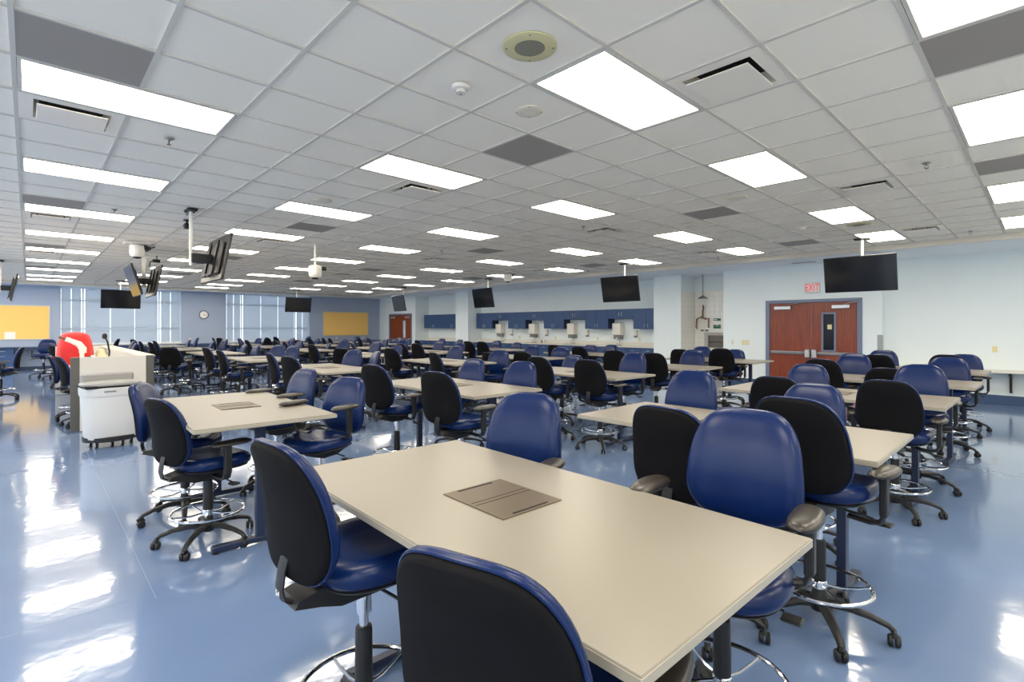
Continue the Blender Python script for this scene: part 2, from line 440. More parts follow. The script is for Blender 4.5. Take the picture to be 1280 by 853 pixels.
# recessed troffers: white frame + lit lens
fr = MB(); L2, W2 = S-.014, S/2-.014
for (a, b, c, d) in ((-L2, L2, -W2, -W2+.022), (-L2, L2, W2-.022, W2), (-L2, -L2+.022, -W2+.022, W2-.022), (L2-.022, L2, -W2+.022, W2-.022)):
    fr.rbox(a, b, c, d, -.006, .008, .002)
frame_me = fr.mesh('light_frame', M['tee'], smooth=False)
lens_me = MB().box(-L2+.022, L2-.022, -W2+.022, W2-.022, .001, .006).mesh('lens', M['lens'], smooth=False)
hous_me = MB().box(-L2, L2, -W2, W2, .0085, .09).mesh('housing', M['tee'], smooth=False)
for n, (i, j) in enumerate(lights):
    t = empty('ceiling_light', (GX+(i+1)*S, GY+(j+.5)*S, H))
    ci = LI.index(i); rj = LJ.index(j)
    if i >= 0:
        lab = 'lit ceiling light panel, %s row from the camera, %s column from the left' % (ORD[rj], ORD[ci-2])
    else:
        lab = 'lit ceiling light panel beyond the left picture edge, %s row, %s column' % (ORD[rj], ORD[ci])
    tag(t, lab, 'ceiling light', 'recessed fluorescent ceiling lights')
    link(frame_me, 'frame', t); link(lens_me, 'lens', t); link(hous_me, 'housing', t)

# perforated return panels
ret_me = MB().rbox(-S/2+.01, S/2-.01, -S/2+.01, S/2-.01, -.003, .006, .002).mesh('return_panel', M['perf'], smooth=False)
def where(i, j):
    X = GX+(i+.5)*S; Y = GY+(j+.5)*S
    d = math.hypot(X, Y); r = (X*.7248-Y*.689)/(X*.689+Y*.7248)
    return r, d
DW = ['nearest', 'second nearest', 'third nearest', 'fourth nearest', 'fifth nearest', 'sixth nearest']
colname = {0: 'far left', 5: 'middle', 6: 'right-edge', 11: 'right-hand', 17: 'farthest right'}
def rank_in_col(lst, c):
    return sorted([q for q in lst if q[0] == c[0]], key=lambda q: q[1]).index(c)
for c in RET:
    o = link(ret_me, 'return_grille', None, (GX+(c[0]+.5)*S, GY+(c[1]+.5)*S, H))
    tag(o, 'grey perforated return panel in the ceiling, %s in the %s column' % (DW[rank_in_col(RET, c)], colname[c[0]]), 'ceiling vent', 'grey perforated ceiling returns')
# supply diffusers: square neck with a flat plaque hanging in it
A = S/2-.012; fb = MB()
q = .215
for (a, b, c, d) in ((-A, A, -A, -q), (-A, A, q, A), (-A, -q, -q, q), (q, A, -q, q)): fb.box(a, b, c, d, -.004, .004)
for sg in (1, -1):
    fb.add([(-q, sg*q, .004), (q, sg*q, .004), (q-.03, sg*(q-.03), .07), (-q+.03, sg*(q-.03), .07)], [(0, 1, 2, 3)])
    fb.add([(sg*q, -q, .004), (sg*q, q, .004), (sg*(q-.03), q-.03, .07), (sg*(q-.03), -q+.03, .07)], [(0, 1, 2, 3)])
dfr = fb.mesh('diffuser_frame', M['vent'], smooth=False)
dth = MB().box(-q, q, -q, q, .07, .08).mesh('throat', M['ventdark'], smooth=False)
dpl = MB().rbox(-.198, .198, -.198, .198, -.030, -.022, .003).mesh('plaque', M['vent'], smooth=False)
dcl = MB().box(-.15, -.14, -.1, -.09, -.022, .071).box(.14, .15, .09, .1, -.022, .071).box(-.15, -.14, .09, .1, -.022, .071).box(.14, .15, -.1, -.09, -.022, .071).mesh('clip', M['ventdark'], smooth=False)
for c in DIF:
    t = empty('ceiling_diffuser', (GX+(c[0]+.5)*S, GY+(c[1]+.5)*S, H))
    tag(t, 'square white air diffuser with a flat plaque, %s in the %s ceiling column' % (DW[rank_in_col(DIF, c)], colname[c[0]]), 'air diffuser', 'square ceiling diffusers')
    link(dfr, 'frame', t); link(dth, 'throat', t); link(dpl, 'plaque', t); link(dcl, 'clip', t)
# speakers
def speaker(i, j, R, m, mg, label):
    t = empty('ceiling_speaker', (GX+(i+.5)*S, GY+(j+.5)*S, H))
    tag(t, label, 'speaker', 'round ceiling speakers')
    MB().lathe([(R, .003), (R, -.003), (R-.006, -.007), (R*.56, -.009), (R*.55, -.005)], 40).build('rim', m, t)
    MB().lathe([(R*.545, .002), (R*.545, -.009), (R*.2, -.011), (.001, -.011)], 32).build('grille', mg, t)
    for k in range(4):
        a = k*pi/2+.78
        MB().cyl((R*.86*cos(a), R*.86*sin(a), -.0085), .005, -.002, .002, 8).build('screw', M['steel'], t)
speaker(3, 3, .155, M['beige'], M['grille'], 'large beige round ceiling speaker beside the brightest near light panel')
speaker(4, 4, .105, M['beigelight'], M['beigelight'], 'small off-white round speaker between the beige speaker and grey return panel')
speaker(10, 4, .12, M['beigelight'], M['beigelight'], 'small cream round speaker on the right ceiling, near the grey panel')
speaker(15, 3, .16, M['beige'], M['grille'], 'beige round speaker between the two far right light panels')
speaker(4, 10, .12, M['beigelight'], M['beigelight'], 'faint white round speaker beside the mid-left light panel')
speaker(10, 10, .12, M['beigelight'], M['beigelight'], 'faint round speaker in the middle distance of the ceiling centre')
speaker(16, 4, .11, M['beigelight'], M['beigelight'], 'pale round speaker in the ceiling above the double door')
speaker(12, 6, .11, M['beigelight'], M['beigelight'], 'pale round speaker beside the grey panel on the right ceiling')
speaker(3, 18, .12, M['beigelight'], M['beigelight'], 'pale round speaker behind the large left hanging screen')
# sprinklers, detectors
def sprinkler(x, y, label):
    t = empty('sprinkler_head', (x, y, H)); tag(t, label, 'sprinkler', 'ceiling sprinkler heads')
    MB().lathe([(.036, .0), (.034, -.006), (.014, -.010), (.010, -.022), (.008, -.024)], 20).build('escutcheon', M['steel'], t)
    MB().tube([(0, -.010, -.02), (0, -.016, -.035), (0, -.004, -.052)], .0025, 6).tube([(0, .010, -.02), (0, .016, -.035), (0, .004, -.052)], .0025, 6).build('frame_arms', M['brass'], t)
    MB().lathe([(.017, -.052), (.017, -.055), (.004, -.056)], 12).build('deflector', M['brass'], t)
for i, j, lab in [(1.52, 8.56, 'sprinkler head right of the largest left light panel'), (1.5, 14.49, 'sprinkler head over the third left light panel'),
                  (10.59, 8.5, 'sprinkler head beside the central square air diffuser'), (10.5, 1.5, 'sprinkler head on the bare right ceiling tiles'),
                  (10.4, 14.5, 'small sprinkler head in the far ceiling centre'), (18.75, 1.62, 'sprinkler head at the ceiling edge on the far right'),
                  (18.9, 8.7, 'sprinkler head at the ceiling edge left of the emergency shower'), (18.85, 14.8, 'sprinkler head at the ceiling edge over the cabinets')]:
    sprinkler(GX+i*S, GY+j*S, lab)
def detector(i, j, lab):
    t = empty('smoke_detector', (GX+i*S, GY+j*S, H), .5); tag(t, lab, 'smoke detector', 'white ceiling detectors')
    MB().lathe([(.062, 0), (.062, -.012), (.055, -.022), (.03, -.026), (.028, -.045), (.02, -.05)], 24).build('housing', M['whitep'], t)
    MB().rbox(-.05, .05, -.05, .05, -.014, 0, .005).build('base', M['whitep'], t)
    MB().box(-.012, .012, -.002, .002, -.0535, -.0495).box(-.002, .002, -.012, .012, -.0535, -.0495).ring((0, 0, -.047), .024, .003, 16, 6).build('sensor', M['greyp'], t)
detector(3.51, 4.56, 'white smoke detector with grey sensor left of the beige speaker')
detector(14.81, 4.6, 'white detector on the ceiling just above the exit sign')

# ---------------------------------------------------------------- far windows with roller shades
def window_bay(n, x0, x1, splits, label):
    wn = struct(empty('window_%d' % n, (0, YF, 0)))
    z0, z1 = .86, BH
    f = MB(); d0, d1 = .10, .16
    f.box(x0, x1, d0-.02, d1, z0, z0+.05); f.box(x0, x1, d0, d1, z1-.05, z1+.05)
    xs = [x0]+splits+[x1]
    for x in (x0+.025, x1-.025): f.box(x-.025, x+.025, d0, d1, z0, z1)
    f.build('window_frame', M['winframe'], wn, smooth=False)
    for x in splits: MB().box(x-.03, x+.03, d0, d1, z0, z1).build('mullion', M['winframe'], wn, smooth=False)
    MB().rbox(x0-.02, x1+.02, -.12, d0, z0-.02, z0+.02, .004).build('window_sill', M['white'], wn, smooth=False)
    for z in (1.47, 2.55): MB().box(x0, x1, d1-.03, d1, z-.03, z+.03).build('transom', M['winframe'], wn, smooth=False)
    for a, b in zip(xs[:-1], xs[1:]):
        MB().box(a+.02, b-.02, d1+.005, d1+.011, z0, z1).build('pane', M['glass'], wn, smooth=False)
    for a, b in zip(xs[:-1], xs[1:]):
        wide = b-a > 1.2
        g = .05; nsh = 3 if wide else 2
        cuts = [a+g+(b-a-2*g)*q_/nsh for q_ in range(nsh+1)]
        for c0, c1 in zip(cuts[:-1], cuts[1:]):
            lo = z0+.06
            sh = MB()
            if wide and n == 1:
                sh.box(c0+.006, c1-.006, .085, .087, lo, 1.455); sh.box(c0+.006, c1-.006, .085, .087, 1.485, z1-.06)  # gap added in the cloth so it shows as a bright horizontal line
            else:
                sh.box(c0+.006, c1-.006, .085, .087, lo, z1-.06)
            sh = sh.build('roller_shade', M['shade'], wn, smooth=False)
            MB().lathe([(.009, c0+.006), (.009, c1-.006)], 8, (0, .086, lo), 'x').build('hem_bar', M['winframe'], sh)
            MB().tube([(c1-.03, .06, z1-.1), (c1-.03, .06, z0+.35)], .003, 5).build('cord', M['winframe'], sh)
        MB().box(a+.01, b-.01, .055, .098, z1-.07, z1-.001).build('cassette', M['winframe'], wn, smooth=False)
    return wn
window_bay(1, .84, 4.71, [1.52, 3.93], '')
window_bay(2, 6.38, 10.13, [7.05, 9.45], '')

# cork boards
def board(x0, x1, label):
    t = empty('cork_board', ((x0+x1)/2, YF-.001, 1.08)); w2 = (x1-x0)/2; h = 1.25
    tag(t, label, 'board', 'cork boards on the far wall')
    MB().box(-w2+.03, w2-.03, -.018, -.001, .03, h-.03).build('cork_panel', M['cork'], t, smooth=False)
    fr = MB()
    for (a, b, c, d) in ((-w2, w2, 0, .035), (-w2, w2, h-.035, h), (-w2, -w2+.035, .035, h-.035), (w2-.035, w2, .035, h-.035)): fr.rbox(a, b, -.026, 0, c, d, .003)
    fr.build('frame', M['alu'], t, smooth=False)
    return t
b1 = board(-1.9, .59, 'tan cork board on slate wall at the far left, white sheet pinned on it')
sh = MB().box(0, .28, -.021, -.019, .04, .29).build('paper_sheet', M['paper'], None, (-.60, YF-.001, 1.08), smooth=False); tag(sh, 'white paper sheet pinned at the left cork board lower edge', 'paper')
b2 = board(10.78, 13.27, 'tan cork board on slate wall right of the far windows')
# wall clock
t = empty('wall_clock', (5.52, YF-.002, 2.07)); tag(t, 'round white wall clock with dark rim on slate wall between windows', 'clock')
MB().lathe([(.18, 0), (.185, -.03), (.165, -.045), (.155, -.02)], 36, axis='y').build('rim', M['clockrim'], t)
MB().lathe([(.157, -.018), (.157, -.024)], 36, axis='y').build('face', M['paper'], t)
MB().xf(lambda x, y, z: (x, y, z)).box(-.004, .004, -.029, -.026, -.02, .09).build('minute_hand', M['slot'], t, rot=(0, radians(100), 0))
MB().box(-.006, .006, -.033, -.030, -.02, .06).build('hour_hand', M['slot'], t, rot=(0, radians(130), 0))
for k in range(12):
    MB().box(-.004, .004, -.026, -.0245, .12, .145).build('hour_mark', M['slot'], t, rot=(0, k*pi/6, 0))
# data outlets under the right cork board
for x in (11.5, 12.95):
    t = MB().rbox(-.05, .05, -.018, 0, -.07, .07, .004).build('wall_outlet', M['white'], None, (x, YF-.002, .98), smooth=False)
    tag(t, 'white wall outlet under the right cork board, %s one' % ('left' if x < 12 else 'right'), 'outlet', 'white outlets on the slate wall')
t = MB().rbox(-.06, .06, -.02, 0, -.08, .08, .004).build('wall_outlet', M['plate'], None, (.42, YF-.002, .97), smooth=False); tag(t, 'ivory outlet box below the left cork board', 'outlet')
for x, l in ((5.0, 'left'), (6.1, 'right')):
    t = MB().rbox(-.05, .05, -.018, 0, -.07, .07, .004).build('wall_outlet', M['white'], None, (x, YF-.002, 1.0), smooth=False); tag(t, 'white wall outlet below the clock, %s one' % l, 'outlet', 'white outlets on the slate wall')

# long counter below the far windows with base cabinets
t = MB().rbox(XL, 13.7, 24.52, YF-.002, .80, .84, .006).build('far_worktop', M['base']); tag(t, 'long dark blue worktop running under the far windows', 'worktop')
def base_cab(name, x0, x1, y0, y1, z1, lab, grp, m=M['cabinet'], ndoor=2, front='y'):
    t = empty(name, ((x0+x1)/2, (y0+y1)/2, 0)); tag(t, lab, 'cabinet', grp)
    cx, cyy = (x0+x1)/2, (y0+y1)/2
    MB().box(x0-cx, x1-cx, y0-cyy, y1-cyy, .1, z1).build('carcass', M['cabside'], t, smooth=False)
    MB().box(x0-cx+.05, x1-cx-.02, y0-cyy+.05, y1-cyy, 0, .1).build('plinth', M['slot'], t, smooth=False)
    if front == 'y':
        w_ = (x1-x0)/ndoor
        for k in range(ndoor):
            a = x0-cx+k*w_+.004; b = a+w_-.008
            d = MB().rbox(a, b, y0-cyy-.02, y0-cyy-.001, .11, z1-.2, .003).build('door', m, t, smooth=False)
            MB().tube([((a+b)/2-.06, y0-cyy-.02, z1-.27), ((a+b)/2-.06, y0-cyy-.05, z1-.27), ((a+b)/2+.06, y0-cyy-.05, z1-.27), ((a+b)/2+.06, y0-cyy-.02, z1-.27)], .006, 6).build('handle', M['alu'], d)
            d = MB().rbox(a, b, y0-cyy-.02, y0-cyy-.001, z1-.19, z1-.005, .003).build('drawer', m, t, smooth=False)
            MB().tube([((a+b)/2-.06, y0-cyy-.02, z1-.09), ((a+b)/2-.06, y0-cyy-.05, z1-.09), ((a+b)/2+.06, y0-cyy-.05, z1-.09), ((a+b)/2+.06, y0-cyy-.02, z1-.09)], .006, 6).build('handle', M['alu'], d)
    else:
        w_ = (y1-y0)/ndoor
        for k in range(ndoor):
            a = y0-cyy+k*w_+.004; b = a+w_-.008; xx = x0-cx
            d = MB().rbox(xx-.02, xx-.001, a, b, .11, z1-.2, .003).build('door', m, t, smooth=False)
            MB().tube([(xx-.02, a+.1, z1-.27), (xx-.05, a+.1, z1-.27), (xx-.05, a+.22, z1-.27), (xx-.02, a+.22, z1-.27)], .006, 6).build('handle', M['alu'], d)
            d = MB().rbox(xx-.02, xx-.001, a, b, z1-.19, z1-.005, .003).build('drawer', m, t, smooth=False)
            MB().tube([(xx-.02, (a+b)/2-.06, z1-.09), (xx-.05, (a+b)/2-.06, z1-.09), (xx-.05, (a+b)/2+.06, z1-.09), (xx-.02, (a+b)/2+.06, z1-.09)], .006, 6).build('handle', M['alu'], d)
    return t
for k, (a, b) in enumerate([(-2.75, -1.55), (-1.5, -.35)]):
    base_cab('base_cabinet', a, b, 24.6, 25.15, .80, ['blue base cabinet under far worktop, beyond the left picture edge', 'blue base cabinet with drawers under the left cork board, beside the knee space'][k], 'base cabinets under the far worktop')
for k, (a, b) in enumerate([(.9, 2.1), (2.15, 3.35), (3.4, 4.6), (6.4, 7.6), (7.65, 8.85), (8.9, 10.1)]):
    base_cab('base_cabinet', a, b, 24.6, 25.15, .80, 'blue base cabinet under far windows, %s from the left' % ORD[k], 'base cabinets under the far worktop')
struct(MB().rbox(XL, 14.0, YF-.015, YF, 0, .12, .002).build('baseboard_far', M['base'], smooth=False))
bb = MB().rbox(13.98, 14.0, YB, 2.53, 0, .19, .002).rbox(XW-.012, XW, 2.53, 2.86, 0, .19, .002).rbox(XW-.012, XW, 5.03, 6.09, 0, .19, .002).rbox(XW-.012, XW, 7.33, 8.22, 0, .19, .002).rbox(XW-.012, XW, 17.19, 18.07, 0, .19, .002).rbox(XW, 14.0, 2.518, 2.53, 0, .19, .002)
struct(bb.build('baseboard_right', M['base'], smooth=False))

# ---------------------------------------------------------------- double doors
def double_door(n, y0, y1, glass_m, far=False):
    d = struct(empty('door_%d' % n, (XW, (y0+y1)/2, 0)))
    hw = (y1-y0)/2; zt = 2.14; fr = .075
    f = MB(); f.rbox(-.02, .12, -hw-.02, -hw+fr, 0, zt+fr, .004); f.rbox(-.02, .12, hw-fr, hw+.02, 0, zt+fr, .004); f.rbox(-.02, .12, -hw+fr, hw-fr, zt, zt+fr, .004)
    f.box(.05, .065, -hw+fr, -hw+fr+.015, 0, zt).box(.05, .065, hw-fr-.015, hw-fr, 0, zt).box(.05, .065, -hw+fr, hw-fr, zt-.015, zt)
    f.build('door_frame', M['frame'], d, smooth=False)
    lw = hw-fr-.004
    for sgn, nm in ((1, 'left'), (-1, 'right')):
        a, b = (.003, lw) if sgn > 0 else (-lw, -.003)
        has = (sgn < 0)
        if has:
            gy0, gy1, gz0, gz1 = -.60+.10, -.26+.04, .98, 1.87
            gy0, gy1 = -.50, -.24
            lf = MB().box(.01, .05, a, gy0, .01, zt-.005).box(.01, .05, gy1, b, .01, zt-.005).box(.01, .05, gy0, gy1, .01, gz0).box(.01, .05, gy0, gy1, gz1, zt-.005)
            leaf = lf.build('leaf', M['wood'], d, smooth=False)
            vf = MB()
            for (p, q_, r_, s_) in ((gy0-.02, gy1+.02, gz0-.02, gz0+.02), (gy0-.02, gy1+.02, gz1-.02, gz1+.02), (gy0-.02, gy0+.02, gz0+.02, gz1-.02), (gy1-.02, gy1+.02, gz0+.02, gz1-.02)): vf.rbox(0, .06, p, q_, r_, s_, .003)
            vf.build('vision_frame', M['frame'], leaf, smooth=False)
            MB().box(.028, .034, gy0, gy1, gz0, gz1).build('pane', glass_m, leaf, smooth=False)
            if not far:
                MB().box(.022, .027, gy0+.07, gy0+.16, 1.49, 1.60).build('notice', M['plate'], leaf, smooth=False)
        else:
            leaf = MB().rbox(.01, .05, a, b, .01, zt-.005, .002).build('leaf', M['wood'], d, smooth=False)
        # closer box, arm and shoe
        c0 = (b-.5, b-.12) if sgn > 0 else (a+.14, a+.50)
        MB().rbox(-.055, .009, c0[0], c0[1], 1.98, 2.06, .006).build('closer', M['alu'], leaf, smooth=False)
        MB().tube([(-.03, c0[0]+.12, 2.065), (-.10, c0[0]+.0, 2.10), (-.03, c0[0]-.16, 2.125)], .011, 6).build('closer_arm', M['steel'], leaf)
        # crash bar with latch head near the meeting edge
        m0 = (.02, .13) if sgn > 0 else (-.13, -.02)
        MB().rbox(-.075, .009, m0[0], m0[1], .80, 1.0, .012).build('latch_case', M['alu'], leaf)
        bb_ = (m0[1], b-.03) if sgn > 0 else (a+.03, m0[0])
        MB().rbox(-.055, -.012, bb_[0], bb_[1], .885, .935, .008).build('push_bar', M['steel'], leaf)
        MB().rbox(-.02, .009, bb_[0]+.02, bb_[1]-.02, .875, .945, .004).build('bar_housing', M['alu'], leaf)
    return d
double_door(1, 2.92, 4.97, M['darkglass'])
double_door(2, 21.62, 23.78, M['brightglass'], far=True)
# no corridor is built; its darkness is painted as the near door's pane colour
# exit sign
t = empty('exit_sign', (XW-.002, 3.91, 2.48)); tag(t, 'white exit sign with red EXIT letters above the wooden double door', 'exit sign')
MB().rbox(-.045, 0, -.16, .16, -.11, .13, .006).build('housing', M['signbox'], t, smooth=False)
ex = text('EXIT', .24, M['ringred'], t, (-.0495, 0, .008), (pi/2, 0, -pi/2), 'lettering', .002); ex.scale = (.62, 1, 1)
MB().box(-.0475, -.044, -.15, .15, -.095, .115).build('face_panel', M['paper'], t, smooth=False)
# wall plates by the door
for y, z, w_, h_, m, lab in [(5.84, 1.14, .05, .12, 'white', 'small white light switch beside the shower alcove'), (5.50, 1.135, .20, .12, 'plate', 'wide ivory switch plate left of the wooden double door')]:
    t = empty('switch_plate', (XW-.001, y, z)); tag(t, lab, 'switch')
    MB().rbox(-.008, 0, -w_/2, w_/2, -h_/2, h_/2, .003).build('plate', M[m], t, smooth=False)
    k = max(1, int(w_/.05))
    for q_ in range(k):
        MB().rbox(-.014, -.007, -w_/2+(q_+.5)*w_/k-.010, -w_/2+(q_+.5)*w_/k+.010, -.03, .03, .002).build('rocker', M['whitep'], t, smooth=False)
t = empty('wall_outlet', (13.999, .73, 1.10)); tag(t, 'ivory outlet plate on the bare wall at far right', 'outlet')
MB().rbox(-.008, 0, -.04, .04, -.06, .06, .003).build('plate', M['plate'], t, smooth=False)
for z in (-.025, .025): MB().rbox(-.012, -.007, -.017, .017, z-.015, z+.015, .003).build('socket', M['plate'], t, smooth=False)
t = MB().box(XW-.004, XW, 2.53, 2.62, .12, 1.37).box(XW-.004, XW+.06, 2.526, 2.53, .12, 1.37).build('corner_guard', M['steel'], smooth=False); tag(t, 'stainless steel corner guard on the wall corner right of the door', 'corner guard')
# long white ledge on the end bay wall
t = empty('wall_ledge', (13.78, .3, 0)); tag(t, 'long white ledge table along the bare wall at far right', 'ledge')
MB().rbox(-.24, .215, -2.1, 2.2, .655, .70, .005).build('top', M['counter'], t)
for y in (-1.6, .2, 1.9):
    MB().box(-.18, .2, y-.02, y+.02, .60, .654).box(.17, .21, y-.02, y+.02, .25, .60).build('bracket', M['black'], t, smooth=False)
# ceiling smoke vent strip near the door wall
t = MB().rbox(-.05, .05, -.25, .25, -.008, 0, .002).build('soffit_grille', M['greyp'], None, (13.2, 3.95, BH), smooth=False); tag(t, 'narrow grey slot grille in the soffit above the exit sign', 'vent')

# ---------------------------------------------------------------- upper cabinets, sinks, dispensers
edges = [17.12, 16.08, 15.10, 14.11, 13.13, 12.14, 11.16, 10.18, 9.2, 8.24]
names = []
nt_, ns_ = 0, 0
def upper(y0, y1, z0, lab, grp, handle_z):
    xf_, xb = 14.15, 14.498; cy_ = (y0+y1)/2
    t = empty('wall_cabinet', (xf_, cy_, z0)); tag(t, lab, 'cabinet', grp)
    h = 2.13-z0; hw = (y1-y0)/2-.002
    MB().box(.0, xb-xf_, -hw, hw, 0, h).build('carcass', M['cabside'], t, smooth=False)
    for sg in (-1, 1):
        a, b = (.002, hw-.002) if sg > 0 else (-hw+.002, -.002)
        d = MB().rbox(-.02, -.001, a, b, .003, h-.003, .003).build('door', M['cabinet'], t, smooth=False)
        y = .05*sg
        MB().tube([(-.02, y, handle_z), (-.045, y, handle_z), (-.045, y, handle_z+.11), (-.02, y, handle_z+.11)], .006, 6).build('handle', M['alu'], d)
for k in range(9):
    y1, y0 = edges[k], edges[k+1]
    if k % 2 == 0:
        upper(y0, y1, 1.48, 'tall blue wall cabinet over the sink counter, %s from the left' % ORD[k//2], 'tall blue wall cabinets', .05)
    else:
        upper(y0, y1, 1.81, 'short blue wall cabinet above a paper towel dispenser, %s from the left' % ORD[k//2], 'short blue wall cabinets', .10)
for k, (a, b) in enumerate([(18.2, 19.55), (19.57, 21.15)]):
    upper(a, b, 1.48, 'blue wall cabinet in the recess left of the column, %s one' % ('right' if k == 0 else 'left'), 'wall cabinets beside the far door', .05)
# counter with backsplash, base cabinets, sinks
def counter(y0, y1, lab):
    t = empty('sink_counter', (14.2, (y0+y1)/2, 0)); tag(t, lab, 'worktop'); hw = (y1-y0)/2
    MB().rbox(-.32, .298, -hw, hw, .89, .925, .005).build('worktop', M['counter'], t)
    MB().rbox(.275, .298, -hw, hw, .926, 1.04, .003).build('backsplash', M['counter'], t)
    return t
counter(8.225, 17.185, 'long cream sink counter with backsplash under the blue wall cabinets')
counter(18.075, 21.295, 'short cream counter in the recess beside the far door')
yb = 8.26; k = 0
while yb+1.1 < 17.2:
    base_cab('base_cabinet', 13.93, 14.48, yb, yb+1.09, .885, 'blue base cabinet under the sink counter, %s from the right' % ORD[k], 'base cabinets under the sink counter', front='x'); yb += 1.1; k += 1
for k, y in enumerate((18.1, 19.2, 20.2)):
    base_cab('base_cabinet', 13.93, 14.48, y, y+(1.09 if k < 2 else 1.05) - (.1 if k == 1 else 0), .885, 'blue base cabinet in the far recess, %s from the right' % ORD[k], 'base cabinets in the far recess', front='x')
for k, y in enumerate((9.95, 11.94, 13.9, 15.85)):
    o_ = ORD[k]+' from the right'
    t = empty('towel_dispenser', (14.495, y, 1.14)); tag(t, 'white paper towel dispenser over a sink, '+o_, 'towel dispenser', 'paper towel dispensers')
    MB().rbox(-.24, 0, -.17, .17, .13, .53, .02).build('cover', M['whitep'], t)
    MB().rbox(-.20, 0, -.14, .14, 0, .13, .015).build('chute', M['greyp'], t)
    t = empty('sink_faucet', (14.38, y-.05, .925)); tag(t, 'chrome gooseneck faucet below the towel dispenser, '+o_, 'faucet', 'chrome faucets')
    MB().cyl((0, 0, 0), .03, 0, .03, 14).build('base', M['chrome'], t)
    MB().tube([(0, 0, .02), (0, 0, .2), (-.02, 0, .26), (-.08, 0, .29), (-.14, 0, .26), (-.155, 0, .2)], .012, 10).build('spout', M['chrome'], t)
    for sg in (-1, 1):
        MB().cyl((0, .08*sg, 0), .018, 0, .05, 10).tube([(0, .08*sg, .05), (-.03, .13*sg, .07)], .008, 6).build('handle', M['chrome'], t)
    t = empty('sink_basin', (14.16, y-.05, .926)); tag(t, 'steel sink basin set in the counter, '+o_, 'sink', 'steel sinks')
    MB().ring((0, 0, .0), .21, .008, 28, 6).build('rim', M['steel'], t)
    MB().lathe([(.20, .004), (.19, -.0), (.03, .001)], 24).build('bowl', M['steel'], t)
    t = empty('soap_dispenser', (14.495, y-.63, 1.2)); tag(t, 'small white soap dispenser right of the towel dispenser, '+o_, 'soap dispenser', 'soap dispensers')
    MB().rbox(-.10, 0, -.055, .055, .05, .23, .012).build('body', M['whitep'], t)
    MB().rbox(-.11, -.0, -.04, .04, 0, .05, .01).build('push_bar', M['greyp'], t)
    t = MB().rbox(-.008, 0, -.035, .035, -.06, .06, .003).build('wall_outlet', M['plate'], None, (14.499, y-1.05+(.3 if k == 0 else 0), 1.13), smooth=False)
    tag(t, 'ivory outlet above the sink counter, '+o_, 'outlet', 'ivory outlets over the sink counter')
# small bottles by the second faucet
for k in range(3):
    t = empty('pump_bottle', (14.3+.03*k, 13.50-.09*k, .926)); tag(t, ['clear pump bottle beside the third faucet, left one', 'dark pump bottle beside the third faucet, middle one', 'clear pump bottle beside the third faucet, right one'][k], 'bottle', 'pump bottles at the sink')
    MB().lathe([(.028, 0), (.03, .01), (.03, .10), (.012, .13), (.012, .145)], 12).build('body', [M['whitep'], M['greyp'], M['whitep']][k], t)
    MB().tube([(0, 0, .145), (0, 0, .175), (-.03, 0, .175)], .005, 6).build('pump', M['black'], t)

# emergency shower and eyewash
t = empty('emergency_shower', (14.2, 6.90, 2.40)); tag(t, 'ceiling-hung steel emergency shower head in the tiled alcove', 'shower')
MB().tube([(0, 0, .04), (0, 0, BH-2.40)], .017, 10).build('pipe', M['steel'], t)
MB().lathe([(.03, .06), (.05, .04), (.14, -.02), (.145, -.035), (.13, -.035)], 28).build('shower_head', M['steel'], t)
MB().lathe([(.05, BH-2.40-.001), (.05, BH-2.40-.012)], 16).build('flange', M['steel'], t)
t = empty('eyewash_station', (14.5, 7.02, 1.5)); tag(t, 'bronze pipework valve with pull handle on the tiled alcove wall', 'shower valve')
MB().tube([(-.05, .0, .68), (-.09, -.03, .66), (-.08, -.03, .60), (-.06, 0, .5), (-.06, 0, .3)], .024, 8).build('riser', M['brass'], t)
MB().tube([(-.06, .18, .02), (-.06, .2, .05), (-.06, .18, .28), (-.06, .05, .33), (-.06, -.08, .29), (-.06, -.18, .29), (-.06, -.18, .02)], .024, 8).build('cross_pipe', M['brass'], t)
MB().lathe([(.03, -.03), (.045, -.01), (.045, .02), (.02, .04)], 14, (-.06, .04, .32)).lathe([(.02, -.02), (.03, 0), (.02, .03)], 12, (-.06, -.08, .28)).build('valve_body', M['brass'], t)
MB().ring((-.09, .06, .30), .055, .006, 20, 6).build('pull_ring', M['chrome'], t)
MB().tube([(-.07, .18, .02), (-.10, .15, -.01)], .018, 8).build('elbow', M['brass'], t)
for k, y in enumerate((7.0, 6.86)):
    t_ = MB().lathe([(.045, 0), (.05, -.02), (.03, -.05), (.01, -.055)], 16, axis='z').build('eyewash_cup', M['steel'], t, (-.14, y-7.02, -.03))
t = empty('recessed_washer', (14.53, 6.63, .95)); tag(t, 'stainless steel recessed box with fittings in the alcove wall', 'steel cabinet')
bx = MB(); hw, hh = .26, .35
bx.box(-.03, .0, -hw, hw, 0, .03).box(-.03, 0, -hw, hw, hh-.03, hh).box(-.03, 0, -hw, -hw+.03, .03, hh-.03).box(-.03, 0, hw-.03, hw, .03, hh-.03).box(-.005, .004, -hw, hw, 0, hh)
bx.build('box_frame', M['steelgrey'], t, smooth=False)
MB().tube([(-.03, -.2, .14), (-.06, -.1, .17), (-.06, .1, .17), (-.03, .2, .14)], .014, 8).build('arm', M['brass'], t)
